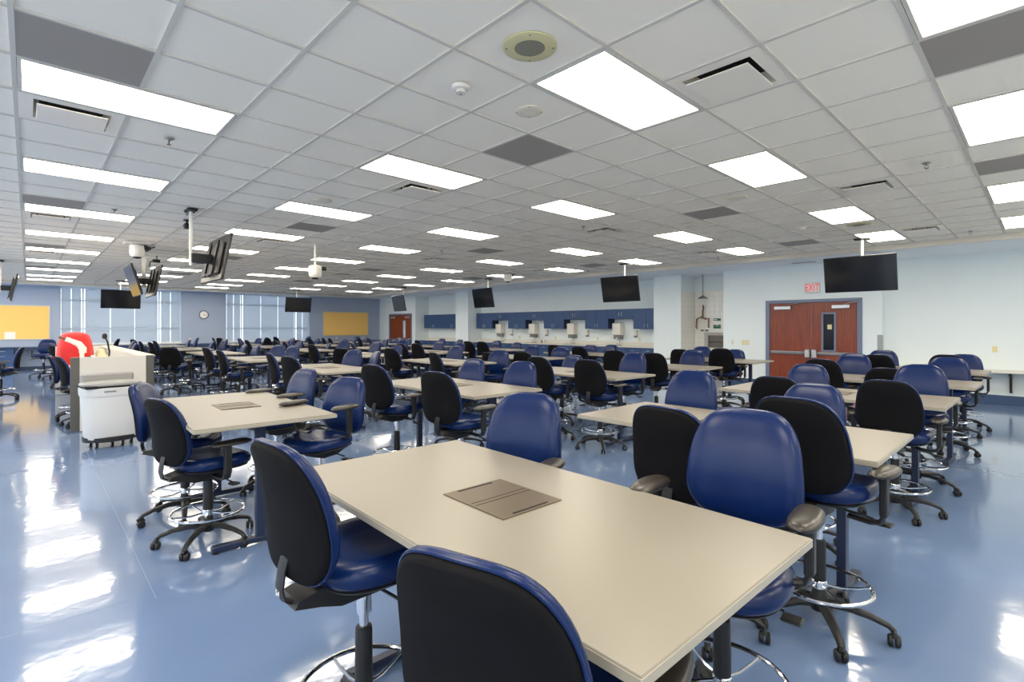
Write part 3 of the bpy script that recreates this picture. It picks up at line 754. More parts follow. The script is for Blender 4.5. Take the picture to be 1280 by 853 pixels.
for k, (z, lab) in enumerate(((1.76, 'upper green and white safety sign on the alcove tiles'), (1.555, 'lower green and white safety sign with white cross on alcove tiles'))):
    t = empty('safety_sign', (14.534, 6.63, z)); tag(t, lab, 'sign', 'green safety signs')
    MB().rbox(-.004, 0, -.11, .11, -.035-.02*k, .035+.02*k, .001).build('plate', M['green'], t, smooth=False)
    if k == 0:
        MB().box(-.006, -.004, -.0, .09, -.012, .012).build('white_text_bar', M['label'], t, smooth=False)
    else:
        MB().box(-.006, -.004, -.1, .1, .010, .014).build('white_text_bar', M['label'], t, smooth=False)
        MB().box(-.006, -.004, -.008, .008, .018, .05).box(-.006, -.004, -.02, .02, .028, .04).build('white_cross', M['label'], t, smooth=False)

# ---------------------------------------------------------------- hanging screens
def tv_panel(root, w_=1.09, h_=.635, tilt=0, screen=True, nm='display'):
    """panel facing local -y, centre at origin, leaning forward at the top by tilt"""
    p = MB().rbox(-w_/2, w_/2, 0, .035, -h_/2, h_/2, .006).build(nm, M['tvbez'], root, (0, -.10, 0), (tilt, 0, 0), smooth=False)
    MB().box(-w_/2+.012, w_/2-.012, -.0015, -.0002, -h_/2+.012, h_/2-.012).build('screen', M['tv'], p, smooth=False)
    MB().rbox(-w_/2+.12, w_/2-.12, .035, .065, -h_/2+.08, h_/2-.12, .01).build('rear_housing', M['tvback'], p, smooth=False)
    MB().box(-.22, -.16, .066, .085, -.24, .24).box(.16, .22, .066, .085, -.24, .24).build('mount_rail', M['black'], p, smooth=False)
    MB().tube([(-.2, .07, -.2), (-.05, .09, -.26), (.08, .08, -.22), (.22, .09, -.27)], .008, 6).build('cable', M['cable'], p)
    return p
def hang_tv(x, y, facing, lab, ztop=2.80, tilt=radians(11), poleoff=.12, h=H, name='hanging_screen'):
    """facing: world angle the screen looks towards"""
    t = empty(name, (x, y, ztop-.315), facing+pi/2); tag(t, lab, 'screen', 'ceiling-hung screens')
    tv_panel(t, tilt=tilt)
    MB().rbox(-.06, .06, -.03, poleoff, -.06, .06, .008).build('mount_arm', M['black'], t, smooth=False)
    MB().cyl((0, poleoff, 0), .022, -.1, h-(ztop-.315)-.003, 14).build('pole', M['whitep'], t)
    MB().rbox(-.12, .12, poleoff-.06, poleoff+.06, h-(ztop-.315)-.03, h-(ztop-.315)-.003, .004).build('ceiling_plate', M['black'], t, smooth=False)
    MB().tube([(.02, poleoff, h-ztop+.315-.03), (.14, poleoff+.02, h-ztop+.315-.05), (.24, poleoff, h-ztop+.315-.04), (.28, poleoff, h-ztop+.315-.006)], .012, 6).build('cable_loop', M['cable'], t)
    return t
hang_tv(10.75, 2.3, pi, 'large black hanging screen right of the exit sign over the double door')
hang_tv(10.75, 7.33, pi, 'black hanging screen over the right end of the blue cabinets')
hang_tv(10.85, 12.7, pi-.08, 'black hanging screen over the left end of the blue cabinets')
hang_tv(10.85, 17.9, pi-.1, 'hanging screen with blue window reflection above the far wooden door')
hang_tv(2.3, 21.85, -pi/2, 'black hanging screen in front of the left far window')
hang_tv(8.4, 22.2, -pi/2, 'black hanging screen in front of the right far window')
hang_tv(1.82, 8.0, 0, 'large hanging screen seen from behind, nearest on the left side', poleoff=.22)
hang_tv(1.82, 12.85, 0, 'hanging screen seen from behind over the long island', poleoff=.10)
hang_tv(1.63, 12.85, pi, 'hanging screen facing left over the island, reflecting orange', poleoff=.12, tilt=radians(16))
hang_tv(-.32, 17.3, 0, 'hanging screen edge-on at the left picture edge', poleoff=.16)
# ceiling cameras / projectors
def dome(x, y, zc, lab, drop):
    t = empty('ceiling_projector', (x, y, H)); tag(t, lab, 'projector', 'ceiling camera units')
    if drop > .15:
        MB().cyl((0, 0, 0), .02, -drop, -.002, 12).build('pole', M['whitep'], t)
        MB().lathe([(.05, -.001), (.05, -.01), (.022, -.02)], 16).build('flange', M['whitep'], t)
    else:
        MB().rbox(-.2, .2, -.2, .2, -.03, -.001, .006).build('mount_plate', M['whitep'], t, smooth=False)
        MB().tube([(.1, 0, -.03), (.2, 0, -.09), (.28, 0, -.05)], .012, 6).build('cable', M['black'], t)
    z = -drop
    MB().lathe([(.02, z+.02), (.10, z), (.12, z-.02), (.12, z-.16), (.105, z-.21), (.08, z-.23)], 24).build('housing', M['whitep'], t)
    MB().lathe([(.075, z-.225), (.06, z-.25), (.02, z-.262)], 20).build('lens_dome', M['black'], t)
    MB().rbox(.06, .19, -.06, .06, z-.08, z-.01, .015).lathe([(.035, 0), (.035, .02)], 14, (.19, 0, z-.045), 'x').build('camera_head', M['black'], t)
dome(4.0, 9.7, 0, 'white camera unit on a pole hanging in the ceiling centre', .42)
dome(1.5, 11.9, 0, 'white cylindrical projector fixed to the ceiling above the left screens', .04)
dome(10.1, 10.8, 0, 'small white unit on the ceiling in the far middle', .05)
t = empty('ceiling_camera', (1.72, 8.85, H)); tag(t, 'small black camera on the ceiling left of the nearest screen pole', 'camera')
MB().lathe([(.05, -.001), (.05, -.012), (.015, -.02), (.015, -.05)], 16).build('mount', M['black'], t)
MB().rbox(-.04, .04, -.05, .05, -.13, -.05, .012).lathe([(.03, 0), (.03, -.02)], 14, (0, -.05, -.09), 'y').build('body', M['black'], t)
t = empty('ceiling_bracket', (2.1, 13.8, H)); tag(t, 'small black cable bracket dangling from the ceiling left of the projector', 'bracket')
MB().tube([(0, 0, -.002), (0, 0, -.1), (-.12, 0, -.14), (-.14, 0, -.25)], .014, 6).rbox(-.08, .06, -.04, .04, -.15, -.08, .01).build('arm', M['black'], t)

# ---------------------------------------------------------------- tables
def make_table():
    t = empty('work_table'); L, W, zt = 1.83, .915, .905
    MB().rbox(-W/2, W/2, -L/2, L/2, zt-.030, zt, .0025).build('tabletop', M['laminate'], t, smooth=False)
    MB().rbox(-W/2-.002, W/2+.002, -L/2-.002, L/2+.002, zt-.027, zt-.004, .001).build('edge_band', M['edge'], t, smooth=False)
    pm = MB(); a, b = .145, .175
    pm.rbox(-a, a, -b, b, zt, zt+.004, .0015)
    md = pm.build('power_module', M['bronze'], t, (0, 0, 0), smooth=False)
    MB().box(-a+.012, a-.012, .012, .0145, zt+.0035, zt+.0047).box(-a+.012, a-.012, -.0145, -.012, zt+.0035, zt+.0047).build('hinge_gap', M['slot'], md, smooth=False)
    MB().box(-.085, .085, b-.022, b-.012, zt+.0035, zt+.0049).box(-.085, .085, -b+.012, -b+.022, zt+.0035, zt+.0049).build('cable_slot', M['slot'], md, smooth=False)
    MB().rbox(-.12, .12, -.15, .15, zt-.12, zt-.031, .004).build('power_tray', M['black'], t, smooth=False)
    MB().box(-.03, .03, -.66, .66, zt-.085, zt-.032).build('beam', M['black'], t, smooth=False)
    for s in (-1, 1):
        y = s*.66
        MB().rbox(-.032, .032, y-.024, y+.024, .045, zt-.033, .004).build('leg', M['navysteel'], t, smooth=False)
        MB().rbox(-.30, .30, y-.030, y+.030, zt-.06, zt-.032, .004).build('top_bracket', M['navysteel'], t, smooth=False)
        ft = MB().rbox(-.31, .31, y-.028, y+.028, .014, .055, .008).build('foot', M['navysteel'], t)
        MB().cyl((-.285, y, 0), .02, .0, .016, 10).cyl((.285, y, 0), .02, .0, .016, 10).build('glide', M['black'], ft)
    return t
CX = [1.30, 3.42, 5.75, 7.68, 9.88]
CY = [1.42, 4.56, 7.86, 11.12, 14.4, 17.6, 20.9]
TT = {}
proto = make_table(); index_kids(proto)
first = True
RN = ['front', 'second', 'third', 'fourth', 'fifth', 'sixth', 'seventh']; CN = ['leftmost', 'second', 'third', 'fourth', 'rightmost']
for r in range(7):
    for c in range(5):
        if c == 0 and r in (2, 3, 4): continue
        t = proto if first else copy_tree(proto)
        first = False
        dx, dy, rz = random.uniform(-.03, .03), random.uniform(-.04, .04), random.uniform(-.012, .012)
        if (c, r) == (0, 0): dx, dy, rz = -.005, .0, -.022
        if (c, r) == (0, 1): dx, dy, rz = -.07, 0, -.03
        t.location = (CX[c]+dx, CY[r]+dy, 0); t.rotation_euler = (0, 0, rz); TT[c, r] = t
        if r == 0 and c > 0: t.location.y += .05
        if (c, r) == (0, 0): lab = 'large cream table in the foreground with a bronze power flap, nearest the camera'
        elif (c, r) == (0, 1): lab = 'cream table at left just right of the white rubbish bin'
        else: lab = 'cream worktable on navy legs, %s row from the camera, %s column from the left' % (RN[r], CN[c]) if c < 4 else 'cream worktable on navy legs, %s row from the camera, rightmost column' % RN[r]
        tag(t, lab, 'table', 'cream worktables')

# ---------------------------------------------------------------- drafting chair
def se(a, n): 
    c_ = cos(a); return math.copysign(abs(c_)**(2/n), c_)
def ss(a, n):
    s_ = sin(a); return math.copysign(abs(s_)**(2/n), s_)
BW, BHt = .230, .235      # back half width, half height
def back_outline(a, k=1.0, inset=0):
    up = sin(a) > 0
    u = (BW-inset)*se(a, 3.8 if up else 3.6); v = (BHt-inset)*ss(a, 3.0 if up else 3.3)
    vn = v/BHt
    wsc = 1.01-.10*max(0, vn+.55)**1.4-.10*max(0, -vn-.55)**1.3
    return u*wsc*k, v*k
def back_bend(u, d, v):
    # concave wrap + lumbar curve; d is depth towards the sitter (+x)
    x = d+.50*u*u-.22*(v+.05)**2+.012*cos(v*9)
    return (x, u, v)
def dome_surface(outline, prof, bend, n=44):
    """closed shell: prof = list of (radial fraction, depth); first and last fractions are 0"""
    v = []; f = []
    for (k, d) in prof[1:-1]:
        for i in range(n):
            u, w_ = outline(2*pi*i/n, k); v.append(bend(u, d, w_))
    m = len(prof)-2
    for j in range(m-1):
        for i in range(n): f.append((j*n+i, j*n+(i+1) % n, (j+1)*n+(i+1) % n, (j+1)*n+i))
    a = len(v); v.append(bend(0, prof[0][1], 0)); b = len(v); v.append(bend(0, prof[-1][1], 0))
    for i in range(n):
        f.append((a, (i+1) % n, i)); f.append((b, (m-1)*n+i, (m-1)*n+(i+1) % n))
    return v, f
def make_chair():
    t = empty('drafting_chair')
    # back: navy vinyl cushion in front of a black shell
    R = radians(-9)
    BZ, BX = .942, -.27
    v, f = dome_surface(back_outline, [(0, .040), (.3, .039), (.55, .036), (.75, .030), (.88, .022), (.96, .010), (1.0, -.004), (1.0, -.014), (.97, -.022), (.9, -.024), (0, -.024)], back_bend)
    bk = MB().add(v, f).build('backrest', M['vinyl'], t, (BX, 0, BZ), (0, R, 0), ang=80)
    v, f = dome_surface(lambda a, k: back_outline(a, k, .005), [(0, -.018), (.96, -.018), (1.0, -.024), (.985, -.036), (.94, -.044), (.5, -.050), (0, -.050)], back_bend)
    MB().add(v, f).build('back_shell', M['shell'], bk, ang=80)
    pts = [back_bend(*(lambda p: (p[0], -.021, p[1]))(back_outline(2*pi*i/44, 1, .002))) for i in range(44)]
    MB().tube(pts, .0045, 6, closed=True).build('piping', M['vinyl'], bk)
    # seat
    def so(a, k): return (.225*se(a, 3.0)*k, .245*ss(a, 3.2)*k)
    def sb(u, d, w_): return (u+.02, w_*(1-.06*(u < 0)*abs(u)/.225), d-.75*max(0, u-.10)**2+.16*w_*w_)
    v, f = dome_surface(lambda a, k: so(a, k), [(0, .012), (.4, .015), (.7, .020), (.86, .018), (.95, .006), (1.0, -.016), (1.0, -.042), (.96, -.058), (.85, -.066), (0, -.068)], sb)
    st = MB().add(v, f).build('seat', M['vinyl'], t, (0, 0, .715), ang=80)
    v, f = dome_surface(lambda a, k: (so(a, k)[0]*.93, so(a, k)[1]*.93), [(0, -.064), (.97, -.064), (1.0, -.070), (.95, -.080), (.6, -.088), (0, -.088)], sb)
    MB().add(v, f).build('seat_pan', M['black'], st, ang=80)
    # mechanism
    mc = MB().prism([(-.17, .650), (-.27, .632), (-.285, .610), (-.20, .588), (-.12, .560), (.02, .555), (.10, .580), (.12, .635)], -.062, .062, 'y').build('tilt_mechanism', M['black'], t, smooth=False)
    MB().tube([(.0, -.06, .590), (.02, -.2, .575), (.03, -.25, .560)], .006, 6).rbox(.0, .06, -.31, -.245, .546, .560, .006).build('lever', M['black'], mc)
    MB().tube([(-.06, .06, .590), (-.06, .2, .570)], .006, 6).rbox(-.09, -.03, .19, .26, .544, .558, .006).build('lever', M['black'], mc)
    # back bracket: flat J bar
    jb = MB().tube([(-.13, 0, .618), (-.21, 0, .606), (-.265, 0, .608), (-.298, 0, .630), (-.308, 0, .67), (-.300, 0, .73), (-.283, 0, .79)], 1, 6, flat=(.031, .0055)).build('back_bar', M['black'], t)
    for y in (-.012, .012):
        pass
    # column
    MB().lathe([(.028, .57), (.028, .50), (.0165, .497), (.0165, .36)], 18).build('gas_lift', M['chrome'], t)
    MB().lathe([(.031, .225), (.033, .24), (.031, .43), (.029, .445), (.018, .448)], 18).build('column_cover', M['black'], t)
    # foot ring
    fr_ = MB().ring((0, 0, .225), .232, .0095, 44, 8)
    fr = fr_.build('foot_ring', M['chrome'], t)
    hub = MB().lathe([(.032, .195), (.036, .20), (.036, .235), (.031, .242)], 18)
    hub.build('ring_hub', M['chrome'], fr)
    for k in range(5):
        a = 2*pi*k/5+.3
        MB().tube([(.03*cos(a), .03*sin(a), .215), (.10*cos(a), .10*sin(a), .205), (.18*cos(a), .18*sin(a), .213), (.227*cos(a), .227*sin(a), .222)], .0065, 6).build('ring_spoke', M['chrome'], fr)
    # star base
    MB().lathe([(.038, .085), (.046, .10), (.046, .14), (.035, .165), (.03, .195)], 18).build('base_hub', M['black'], t)
    lg = MB().tube([(.03, 0, .125), (.12, 0, .128), (.22, 0, .112), (.29, 0, .088), (.312, 0, .07)], [.026, .024, .020, .017, .015], 8, flat=(1.05, .8))
    lgm = lg.mesh('base_leg', M['black'])
    cs = MB()
    for s in (-1, 1): cs.lathe([(.010, s*.004), (.026, s*.005), (.028, s*.010), (.028, s*.020), (.022, s*.026), (.006, s*.027)], 14, (-.012, 0, .028), 'y')
    cs.tube([(-.03, 0, .045), (-.02, 0, .062), (0, 0, .068), (.012, 0, .055)], .013, 6).cyl((0, 0, 0), .006, .04, .08, 8)
    csm = cs.mesh('caster', M['black'])
    for k in range(5):
        a = 2*pi*k/5
        l = link(lgm, 'base_leg', t, (0, 0, 0), (0, 0, a))
        link(csm, 'caster', l, (.312, 0, 0), (0, 0, 1.1+k*1.7))
    # arms
    for s in (-1, 1):
        ar = MB().tube([(-.02, s*.14, .616), (-.02, s*.235, .608), (-.02, s*.275, .620), (-.02, s*.288, .655), (-.02, s*.288, .70)], 1, 8, flat=(.028, .012)).build('armrest', M['black'], t)
        MB().rbox(-.045, .005, s*.288-.016, s*.288+.016, .65, .84, .006).build('arm_sleeve', M['black'], ar, smooth=False)
        pv = [(0, .016), (.5, .016), (.8, .013), (.95, .004), (1.0, -.006), (.93, -.014), (.6, -.016), (0, -.016)]
        vv, ff = dome_surface(lambda a, k: (.135*se(a, 2.6)*k, .053*ss(a, 2.6)*k), pv, lambda u, d, w_: (u+.015, w_-s*.05*max(0, -u), d), 28)
        MB().add(vv, ff).build('arm_pad', M['pad'], ar, (0, s*.285, .858), ang=80)
    return t
chair = make_chair(); index_kids(chair)
UPPER = ('backrest', 'seat', 'tilt_mechanism', 'back_bar', 'armrest')
def place_chair(cx, cy_, ang, lift, label, group=None, al=None, sl=0, proto_used=[False], arms=True):
    o = chair if not proto_used[0] else copy_tree(chair, skip=(() if arms else ('armrest',)))
    if not proto_used[0]: KK = list(chair.children)
    else: KK = list(o.children)
    proto_used[0] = True
    o.location = (cx, cy_, 0); o.rotation_euler = (0, 0, ang)
    pend.append((o, lift, al, sl))
    tag(o, label, 'chair', group)
    return o
pend = []
# (column, row, side, near/far, back centre x, y, facing deg, top z)
Wx = [c-.46-.33 for c in CX]; Ex = [c+.46+.36 for c in CX]
ch = {}
def C(c, r, side, pos, bx_, by_, ang, ztop): ch[c, r, side, pos] = (bx_, by_, ang, ztop)
# foreground table
C(0, 0, 'W', 'far', .60, 1.72, 4, 1.185); C(0, 0, 'W', 'near', .62, .76, 16, 1.125)
C(0, 0, 'E', 'far', 2.02, 2.0, 197, 1.18); C(0, 0, 'E', 'near', 2.20, .88, 186, 1.20)
# table by the bin
C(0, 1, 'W', 'near', .65, 4.09, 15, 1.075); C(0, 1, 'W', 'far', .67, 5.0, -30, 1.10)
C(0, 1, 'E', 'near', 1.98, 4.12, 200, 1.12); C(0, 1, 'E', 'far', 2.02, 5.15, 190, 1.13)
# second column
C(1, 0, 'W', 'far', 2.24, 1.27, -2, 1.17); C(1, 0, 'W', 'near', 2.68, .84, -4, 1.215)
C(1, 0, 'E', 'far', 4.2, 2.13, 184, 1.17); C(1, 0, 'E', 'near', 4.2, 1.19, 176, 1.13)
C(1, 1, 'W', 'near', 2.55, 3.62, 10, 1.17); C(1, 1, 'W', 'far', 2.55, 4.72, 10, 1.17)
C(1, 1, 'E', 'near', 4.25, 4.30, 195, 1.14); C(1, 1, 'E', 'far', 4.25, 5.2, 188, 1.13)
C(1, 2, 'W', 'near', 2.6, 7.16, 12, 1.15); C(1, 2, 'W', 'far', 2.6, 7.9, -8, 1.17)
C(1, 2, 'E', 'near', 4.25, 7.8, 165, 1.14); C(1, 2, 'E', 'far', 4.25, 8.6, 200, 1.14)
C(1, 3, 'W', 'near', 2.6, 10.6, 0, 1.12); C(1, 3, 'W', 'far', 2.6, 11.6, 5, 1.14)
C(1, 3, 'E', 'near', 4.25, 11.5, 200, 1.13); C(1, 3, 'E', 'far', 4.25, 12.4, 210, 1.13)
# third column
C(2, 0, 'W', 'near', 4.95, .88, 0, 1.13); C(2, 0, 'W', 'far', 4.95, 1.72, 8, 1.10)
C(2, 0, 'E', 'near', 6.55, .89, 182, 1.17); C(2, 0, 'E', 'far', 6.55, 1.91, 186, 1.12)
C(2, 1, 'W', 'near', 5.0, 3.90, 8, 1.15); C(2, 1, 'W', 'far', 5.0, 4.75, 4, 1.15)
C(2, 1, 'E', 'near', 6.6, 4.28, 184, 1.16); C(2, 1, 'E', 'far', 6.6, 5.45, 180, 1.08)
C(2, 2, 'W', 'near', 5.0, 7.17, -10, 1.12); C(2, 2, 'W', 'far', 5.0, 8.6, 10, 1.15)
C(2, 2, 'E', 'near', 6.6, 7.3, 205, 1.10); C(2, 2, 'E', 'far', 6.6, 8.67, 190, 1.14)
C(2, 3, 'W', 'near', 5.0, 10.7, 40, 1.08); C(2, 3, 'W', 'far', 5.0, 12.3, 5, 1.13)
C(2, 3, 'E', 'near', 6.6, 11.07, 195, 1.09); C(2, 3, 'E', 'far', 6.6, 12.1, 190, 1.16)
# fourth column
C(3, 0, 'W', 'near', 7.0, 1.25, 5, 1.09); C(3, 0, 'W', 'far', 7.0, 1.9, 5, 1.16)
C(3, 0, 'E', 'near', 8.55, .88, 180, 1.16); C(3, 0, 'E', 'far', 8.55, 1.91, 184, 1.17)
C(3, 1, 'W', 'near', 6.98, 4.2, 20, 1.15); C(3, 1, 'W', 'far', 6.98, 4.9, 10, 1.17)
C(3, 1, 'E', 'near', 8.6, 4.36, 188, 1.14)
C(3, 2, 'W', 'near', 6.98, 7.05, 18, 1.07); C(3, 2, 'W', 'far', 6.98, 8.07, 0, 1.02)
C(3, 2, 'E', 'near', 8.52, 7.4, 210, 1.10); C(3, 2, 'E', 'far', 8.52, 8.28, 186, 1.12)
C(3, 3, 'W', 'near', 7.0, 10.8, 8, 1.14); C(3, 3, 'W', 'far', 7.0, 11.5, 0, 1.12)
C(3, 3, 'E', 'near', 8.5, 11.0, 190, 1.12); C(3, 3, 'E', 'far', 8.5, 11.96, 190, 1.11)
# fifth column
C(4, 0, 'W', 'near', 9.15, .95, 0, 1.17); C(4, 0, 'W', 'far', 9.15, 1.75, 5, 1.14)
C(4, 0, 'E', 'near', 10.65, .9, 180, 1.12); C(4, 0, 'E', 'far', 10.65, 1.95, 184, 1.15)
C(4, 1, 'W', 'near', 9.15, 4.1, 15, 1.16); C(4, 1, 'W', 'far', 9.15, 4.9, 5, 1.12)
C(4, 1, 'E', 'near', 10.65, 4.48, 184, 1.08); C(4, 1, 'E', 'far', 10.65, 5.2, 186, 1.12)
C(4, 2, 'W', 'near', 9.15, 7.4, 5, 1.10); C(4, 2, 'W', 'far', 9.15, 8.15, 5, 1.12)
C(4, 2, 'E', 'near', 10.68, 7.6, 186, 1.10); C(4, 2, 'E', 'far', 10.68, 8.26, 186, 1.08)
C(4, 3, 'W', 'near', 9.15, 10.84, 8, 1.14); C(4, 3, 'W', 'far', 9.15, 11.45, 8, 1.14)
C(4, 3, 'E', 'near', 10.65, 11.0, 182, 1.08); C(4, 3, 'E', 'far', 10.65, 11.9, 186, 1.12)
C(1, 4, 'W', 'near', 2.32, 13.7, 60, 1.08)
for c in range(5):
    for r in range(4, 7):
        if c == 0 and r == 4: continue
        for side in 'WE':
            for pos in ('near', 'far'):
                if (c, r, side, pos) in ch or (c, r, side) == (0, 6, 'W'): continue
                y = CY[r]+(-.47 if pos == 'near' else .47)+random.uniform(-.09, .09)
                a = (0 if side == 'W' else 180)+random.gauss(0, 13)
                C(c, r, side, pos, (Wx if side == 'W' else Ex)[c]+random.uniform(-.06, .06), y, a, random.uniform(1.06, 1.18))
SN = {'W': 'left', 'E': 'right'}
special = {(0, 0, 'W', 'near'): 'foreground navy chair seen from behind, black back cut by the lower picture edge',
           (0, 0, 'W', 'far'): 'black-backed navy chair turned away at the left of the foreground table',
           (0, 0, 'E', 'near'): 'large blue vinyl chair facing the camera behind the foreground table near corner',
           (0, 0, 'E', 'far'): 'blue vinyl chair facing the camera behind the foreground table far corner',
           (0, 1, 'W', 'near'): 'navy chair with chrome foot ring at the near left of the table by the bin',
           (0, 1, 'W', 'far'): 'navy chair beside the white rubbish bin, half hidden by another chair',
           (0, 1, 'E', 'near'): 'blue chair facing left, arms beside the near right corner of the table by the bin',
           (0, 1, 'E', 'far'): 'blue chair behind the nearer one, right of the table by the bin',
           (1, 0, 'W', 'near'): 'black-backed chair seen from behind, just right of the big blue foreground chair',
           (1, 0, 'W', 'far'): 'black-backed chair seen from behind, just left of the big blue foreground chair',
           (1, 4, 'W', 'near'): 'black-backed chair standing in the aisle behind the island, seen from behind'}
SL = {(0, 0, 'E', 'near'): -.08, (0, 0, 'W', 'far'): .015}
NOARM = {(0, 0, 'W', 'far')}
ARM = {(0, 0, 'E', 'near'): .045, (0, 0, 'E', 'far'): .03, (0, 1, 'E', 'near'): .07, (0, 1, 'E', 'far'): .06, (1, 0, 'W', 'near'): .0}
for key in sorted(ch):
    c, r, side, pos = key; bx_, by_, ang, zt = ch[key]
    a = radians(ang)
    cx, cyy = bx_+.30*cos(a), by_+.30*sin(a)
    col_ = {0: 'leftmost', 1: 'second', 2: 'third', 3: 'fourth', 4: 'rightmost'}[c]
    if key in special: lab = special[key]
    elif side == 'W': lab = 'black-backed chair, %s one on the left of %s-row table, %s column' % (pos, RN[r], col_)
    else: lab = 'blue-fronted chair, %s one on the right of %s-row table, %s column' % (pos, RN[r], col_)
    place_chair(cx, cyy, a, zt-1.17, lab, 'navy vinyl drafting chairs', ARM.get(key), SL.get(key, 0), arms=key not in NOARM)
# chairs by the island and along the left
for x, y, ang, zt, lab in [(.66, 10.45, 8, 1.10, 'dark chair tucked against the left side of the white island, nearer one'),
                           (.60, 11.25, -5, 1.08, 'dark chair tucked against the left side of the white island, farther one'),
                           (-.42, 15.2, 175, 1.12, 'chair cut by the left picture edge, only seat and casters showing'),
                           (.62, 20.2, 190, 1.15, 'dark-backed chair at far left in front of the knee space'),
                           (.35, 21.3, 250, 1.16, 'chair with pale shining back at far left by the blue counter'),
                           (-.9, 18.6, 100, 1.1, 'chair at far left in front of the blue base cabinets')]:
    place_chair(x, y, radians(ang), zt-1.17, lab, 'navy vinyl drafting chairs')
for o, lift, al, sl in pend:
    for k in o.children:
        if k.name.split('.')[0] in UPPER: k.location.z += (lift+(0 if k.name.startswith('backrest') else sl) if not k.name.startswith('armrest') else (min(lift, 0)-.014 if al is None else al))
# number plate on the nearest chair's back bar
TXT = [o for o, l, al_, sl_ in pend if o['label'].startswith('black-backed navy chair turned')][0]
text('54', .028, M['label'], TXT, (-.3145, 0, .685), (pi/2, 0, -pi/2), 'number_sticker', .0004)

# ---------------------------------------------------------------- island, bin, red bundle
t = empty('instructor_island', (.45, 9.8, 0)); tag(t, 'long white island desk with raised ledge and grey metal posts, at left', 'desk')
MB().rbox(.10, .90, .0, .03, .012, 1.10, .002).build('end_panel', M['white'], t, smooth=False)
MB().rbox(-.005, .10, -.004, .045, .012, 1.10, .004).build('metal_post', M['steelgrey'], t, smooth=False)
MB().rbox(.90, 1.005, -.004, .25, .06, 1.10, .004).build('metal_post', M['steelgrey'], t, smooth=False)
MB().rbox(.93, 1.0, .25, 5.7, .06, 1.07, .003).build('long_panel', M['white'], t, smooth=False)
MB().rbox(.82, 1.02, .031, 5.72, 1.072, 1.105, .004).build('raised_ledge', M['white'], t)
MB().rbox(.02, .925, .05, 5.65, .86, .90, .004).build('worktop', M['white'], t)
MB().rbox(.0, .92, 5.68, 5.72, .012, 1.10, .003).build('end_panel', M['white'], t, smooth=False)
MB().box(.85, .93, .10, 5.6, .0, .86).build('plinth', M['base'], t, smooth=False)
MB().rbox(.50, .86, .35, 1.2, .05, .86, .004).build('pedestal', M['cabinet'], t, smooth=False)
MB().rbox(.50, .86, 3.2, 4.2, .05, .86, .004).build('pedestal', M['cabinet'], t, smooth=False)

# rubbish bin on dolly
t = empty('rubbish_bin', (.79, 8.50, 0), .12); t.scale = (1.12, 1.0, 1.0); tag(t, 'white plastic rubbish bin with grey lid on a black wheeled dolly', 'bin')
def binbody():
    v = []; f = []; n = 40; prof = [(.87, .10), (.90, .12), (.95, .40), (1.0, .66), (1.03, .665), (1.05, .70), (1.05, .765), (1.0, .77), (.96, .69), (.86, .14)]
    for k, z in prof:
        for i in range(n):
            a = 2*pi*i/n; v.append((.275*se(a, 2.9)*k, .255*ss(a, 2.9)*k, z))
    for j in range(len(prof)-1):
        for i in range(n): f.append((j*n+i, j*n+(i+1) % n, (j+1)*n+(i+1) % n, (j+1)*n+i))
    f.append(tuple(range(n))[::-1]); f.append(tuple(range((len(prof)-1)*n, len(prof)*n)))
    return v, f
MB().add(*binbody()).build('bin_body', M['binw'], t)
ld = MB().add([( .27*se(2*pi*i/40, 2.9)*k, .25*ss(2*pi*i/40, 2.9)*k, z) for k, z in ((1.05, .795), (1.06, .815), (1.0, .835), (.3, .845)) for i in range(40)],
         [(j*40+i, j*40+(i+1) % 40, (j+1)*40+(i+1) % 40, (j+1)*40+i) for j in range(3) for i in range(40)]+[tuple(range(120, 160)), tuple(range(40))[::-1]])
ld.build('lid', M['binlid'], t, rot=(radians(0), 0, 0))
MB().rbox(-.25, .25, .10, .20, .80, .935, .02).build('lid_flap', M['binlid'], t)
MB().rbox(-.275, .275, -.25, .22, .765, .80, .01).build('lid_opening', M['slot'], t)
MB().rbox(-.11, .0, -.272, -.268, .715, .735, .001).build('rim_label', M['greyp'], t, smooth=False)
dl = MB().lathe([(.22, .07), (.262, .078), (.265, .135), (.24, .14)], 32).build('dolly', M['black'], t)
for k in range(5):
    a = 2*pi*k/5-1.2; x, y = .2*cos(a), .2*sin(a)
    MB().lathe([(.010, -.013), (.036, -.013), (.036, .013), (.010, .013)], 18, (x, y, .036), 'x').build('wheel', M['black'], dl)
    MB().lathe([(.02, -.0145), (.02, .0145)], 14, (x, y, .036), 'x').build('wheel_hub', M['alu'], dl)
    MB().rbox(x-.018, x+.018, y-.012, y+.012, .045, .078, .003).ring((x, y, .07), .012, .004, 10, 5).build('fork', M['chrome'], dl)

# red draped cloth over a stand, with white jointed arm
t = empty('red_cloth_bundle', (.62, 11.6, .90)); tag(t, 'bright red cloth hood draped over equipment on the island desk', 'cloth')
def drape():
    v = []; f = []; n, m = 40, 12
    for j in range(m+1):
        s_ = j/m
        for i in range(n):
            a = 2*pi*i/n
            rr = sin(min(1, s_*1.5)*pi/2)**.75
            z = .56*(1-.42*min(1, s_*1.5)**1.9)*(1-max(0, s_-.35)/.65)**.9 if s_ > .35 else .56*(1-.42*min(1, s_*1.5)**1.9)
            cs_, sn_ = cos(a), sin(a)
            rx, ry = .245*rr*(1+.05*sin(5*a+1)*s_), .22*rr*(1+.07*sin(7*a)*s_)
            z = max(z, .21*max(0, cs_)**.6*s_)
            v.append((rx*cs_-.03, ry*sn_, z+.012*sin(6*a+4*s_)*s_))
    for j in range(m):
        for i in range(n): f.append((j*n+i, j*n+(i+1) % n, (j+1)*n+(i+1) % n, (j+1)*n+i))
    return v, f
dm = MB().add(*drape()).build('cloth', M['red'], t, ang=80)
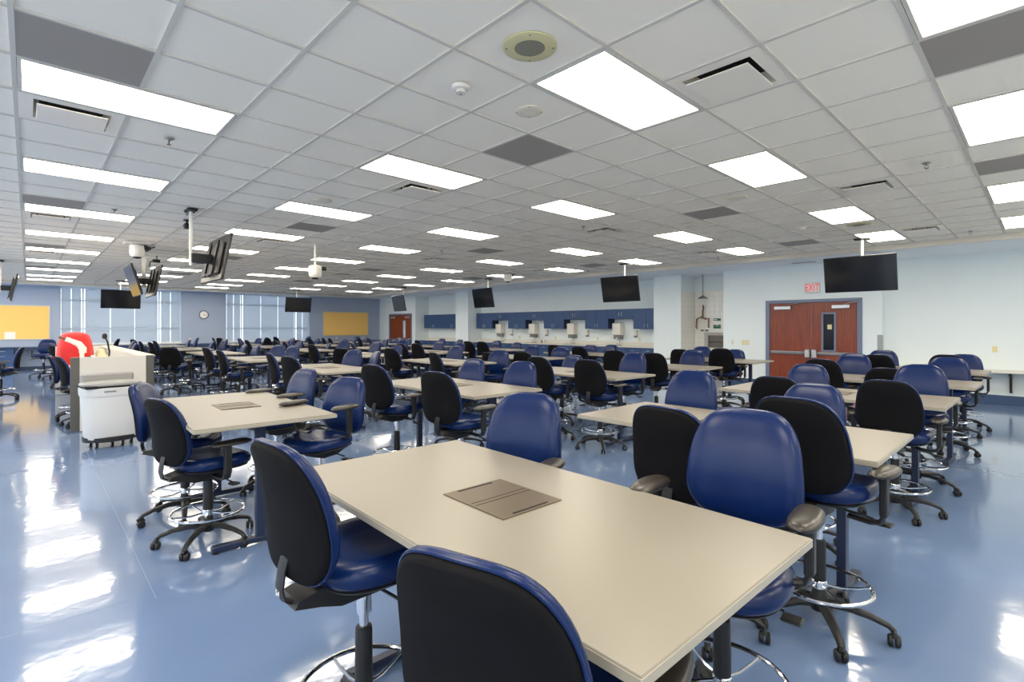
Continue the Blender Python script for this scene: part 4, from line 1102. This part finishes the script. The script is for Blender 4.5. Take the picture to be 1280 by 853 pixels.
for k in range(4):
    a = 2.2+k*.9
    MB().tube([(.14*cos(a)-.02, .12*sin(a), .49), (.225*cos(a)-.03, .20*sin(a), .36), (.245*cos(a)-.03, .22*sin(a), .05)], [.01, .014, .010], 6, flat=(1, .6)).build('fold', M['red'], dm)
t = empty('jointed_arm', (.64, 11.22, .90)); tag(t, 'white jointed arm with dark tip leaning on the red cloth', 'equipment')
MB().tube([(.02, 0, .0), (.02, 0, .24)], .032, 12).build('column', M['whitep'], t)
MB().tube([(.03, 0, .21), (.03, 0, .28), (-.02, 0, .36), (-.13, 0, .42)], [.05, .055, .05, .038], 12).build('forearm', M['whitep'], t)
MB().tube([(-.13, 0, .42), (-.19, 0, .445)], [.042, .04], 12).build('cuff', M['whitep'], t)
MB().tube([(-.18, 0, .44), (-.27, 0, .48)], .02, 10).build('tip', M['brass'], t)
MB().lathe([(.055, -.03), (.06, 0), (.055, .03)], 16, (.12, .05, .09), 'y').build('motor', M['black'], t)
MB().rbox(.0, .24, -.08, .08, 0, .03, .006).build('foot', M['black'], t)
t = empty('microphone_stand', (1.05, 11.7, .90)); tag(t, 'black gooseneck microphone and cable tangle right of the red cloth', 'microphone')
MB().lathe([(.06, 0), (.06, .02), (.02, .03)], 16).build('base', M['black'], t)
MB().tube([(0, 0, .02), (.02, 0, .2), (-.01, 0, .38), (-.04, 0, .46)], .014, 8).build('neck', M['black'], t)
MB().lathe([(.02, -.03), (.04, 0), (.035, .05), (.015, .07)], 14, (-.05, 0, .46)).build('head', M['black'], t)
for k in range(3):
    tt = MB().tube([(.0+.02*sin(i*1.3+k), -.1+.045*i+.02*cos(i*2+k), .012+.03*abs(sin(i*.9+k))) for i in range(12)], .009, 6).build('cable_loop', M['cable'] if k % 2 else M['black'], t)
t = empty('white_cone', (.93, 11.45, .90)); tag(t, 'small cream cone-shaped object beside the jointed arm', 'equipment')
MB().lathe([(.10, 0), (.09, .08), (.05, .24), (.02, .26)], 18).build('body', M['plate'], t)
t = MB().rbox(-.12, .12, -.17, .17, 0, .012, .003).build('notepad', M['paper'], None, (1.1, 10.7, .901)); tag(t, 'white notepad lying on the island desk near the ledge', 'paper')
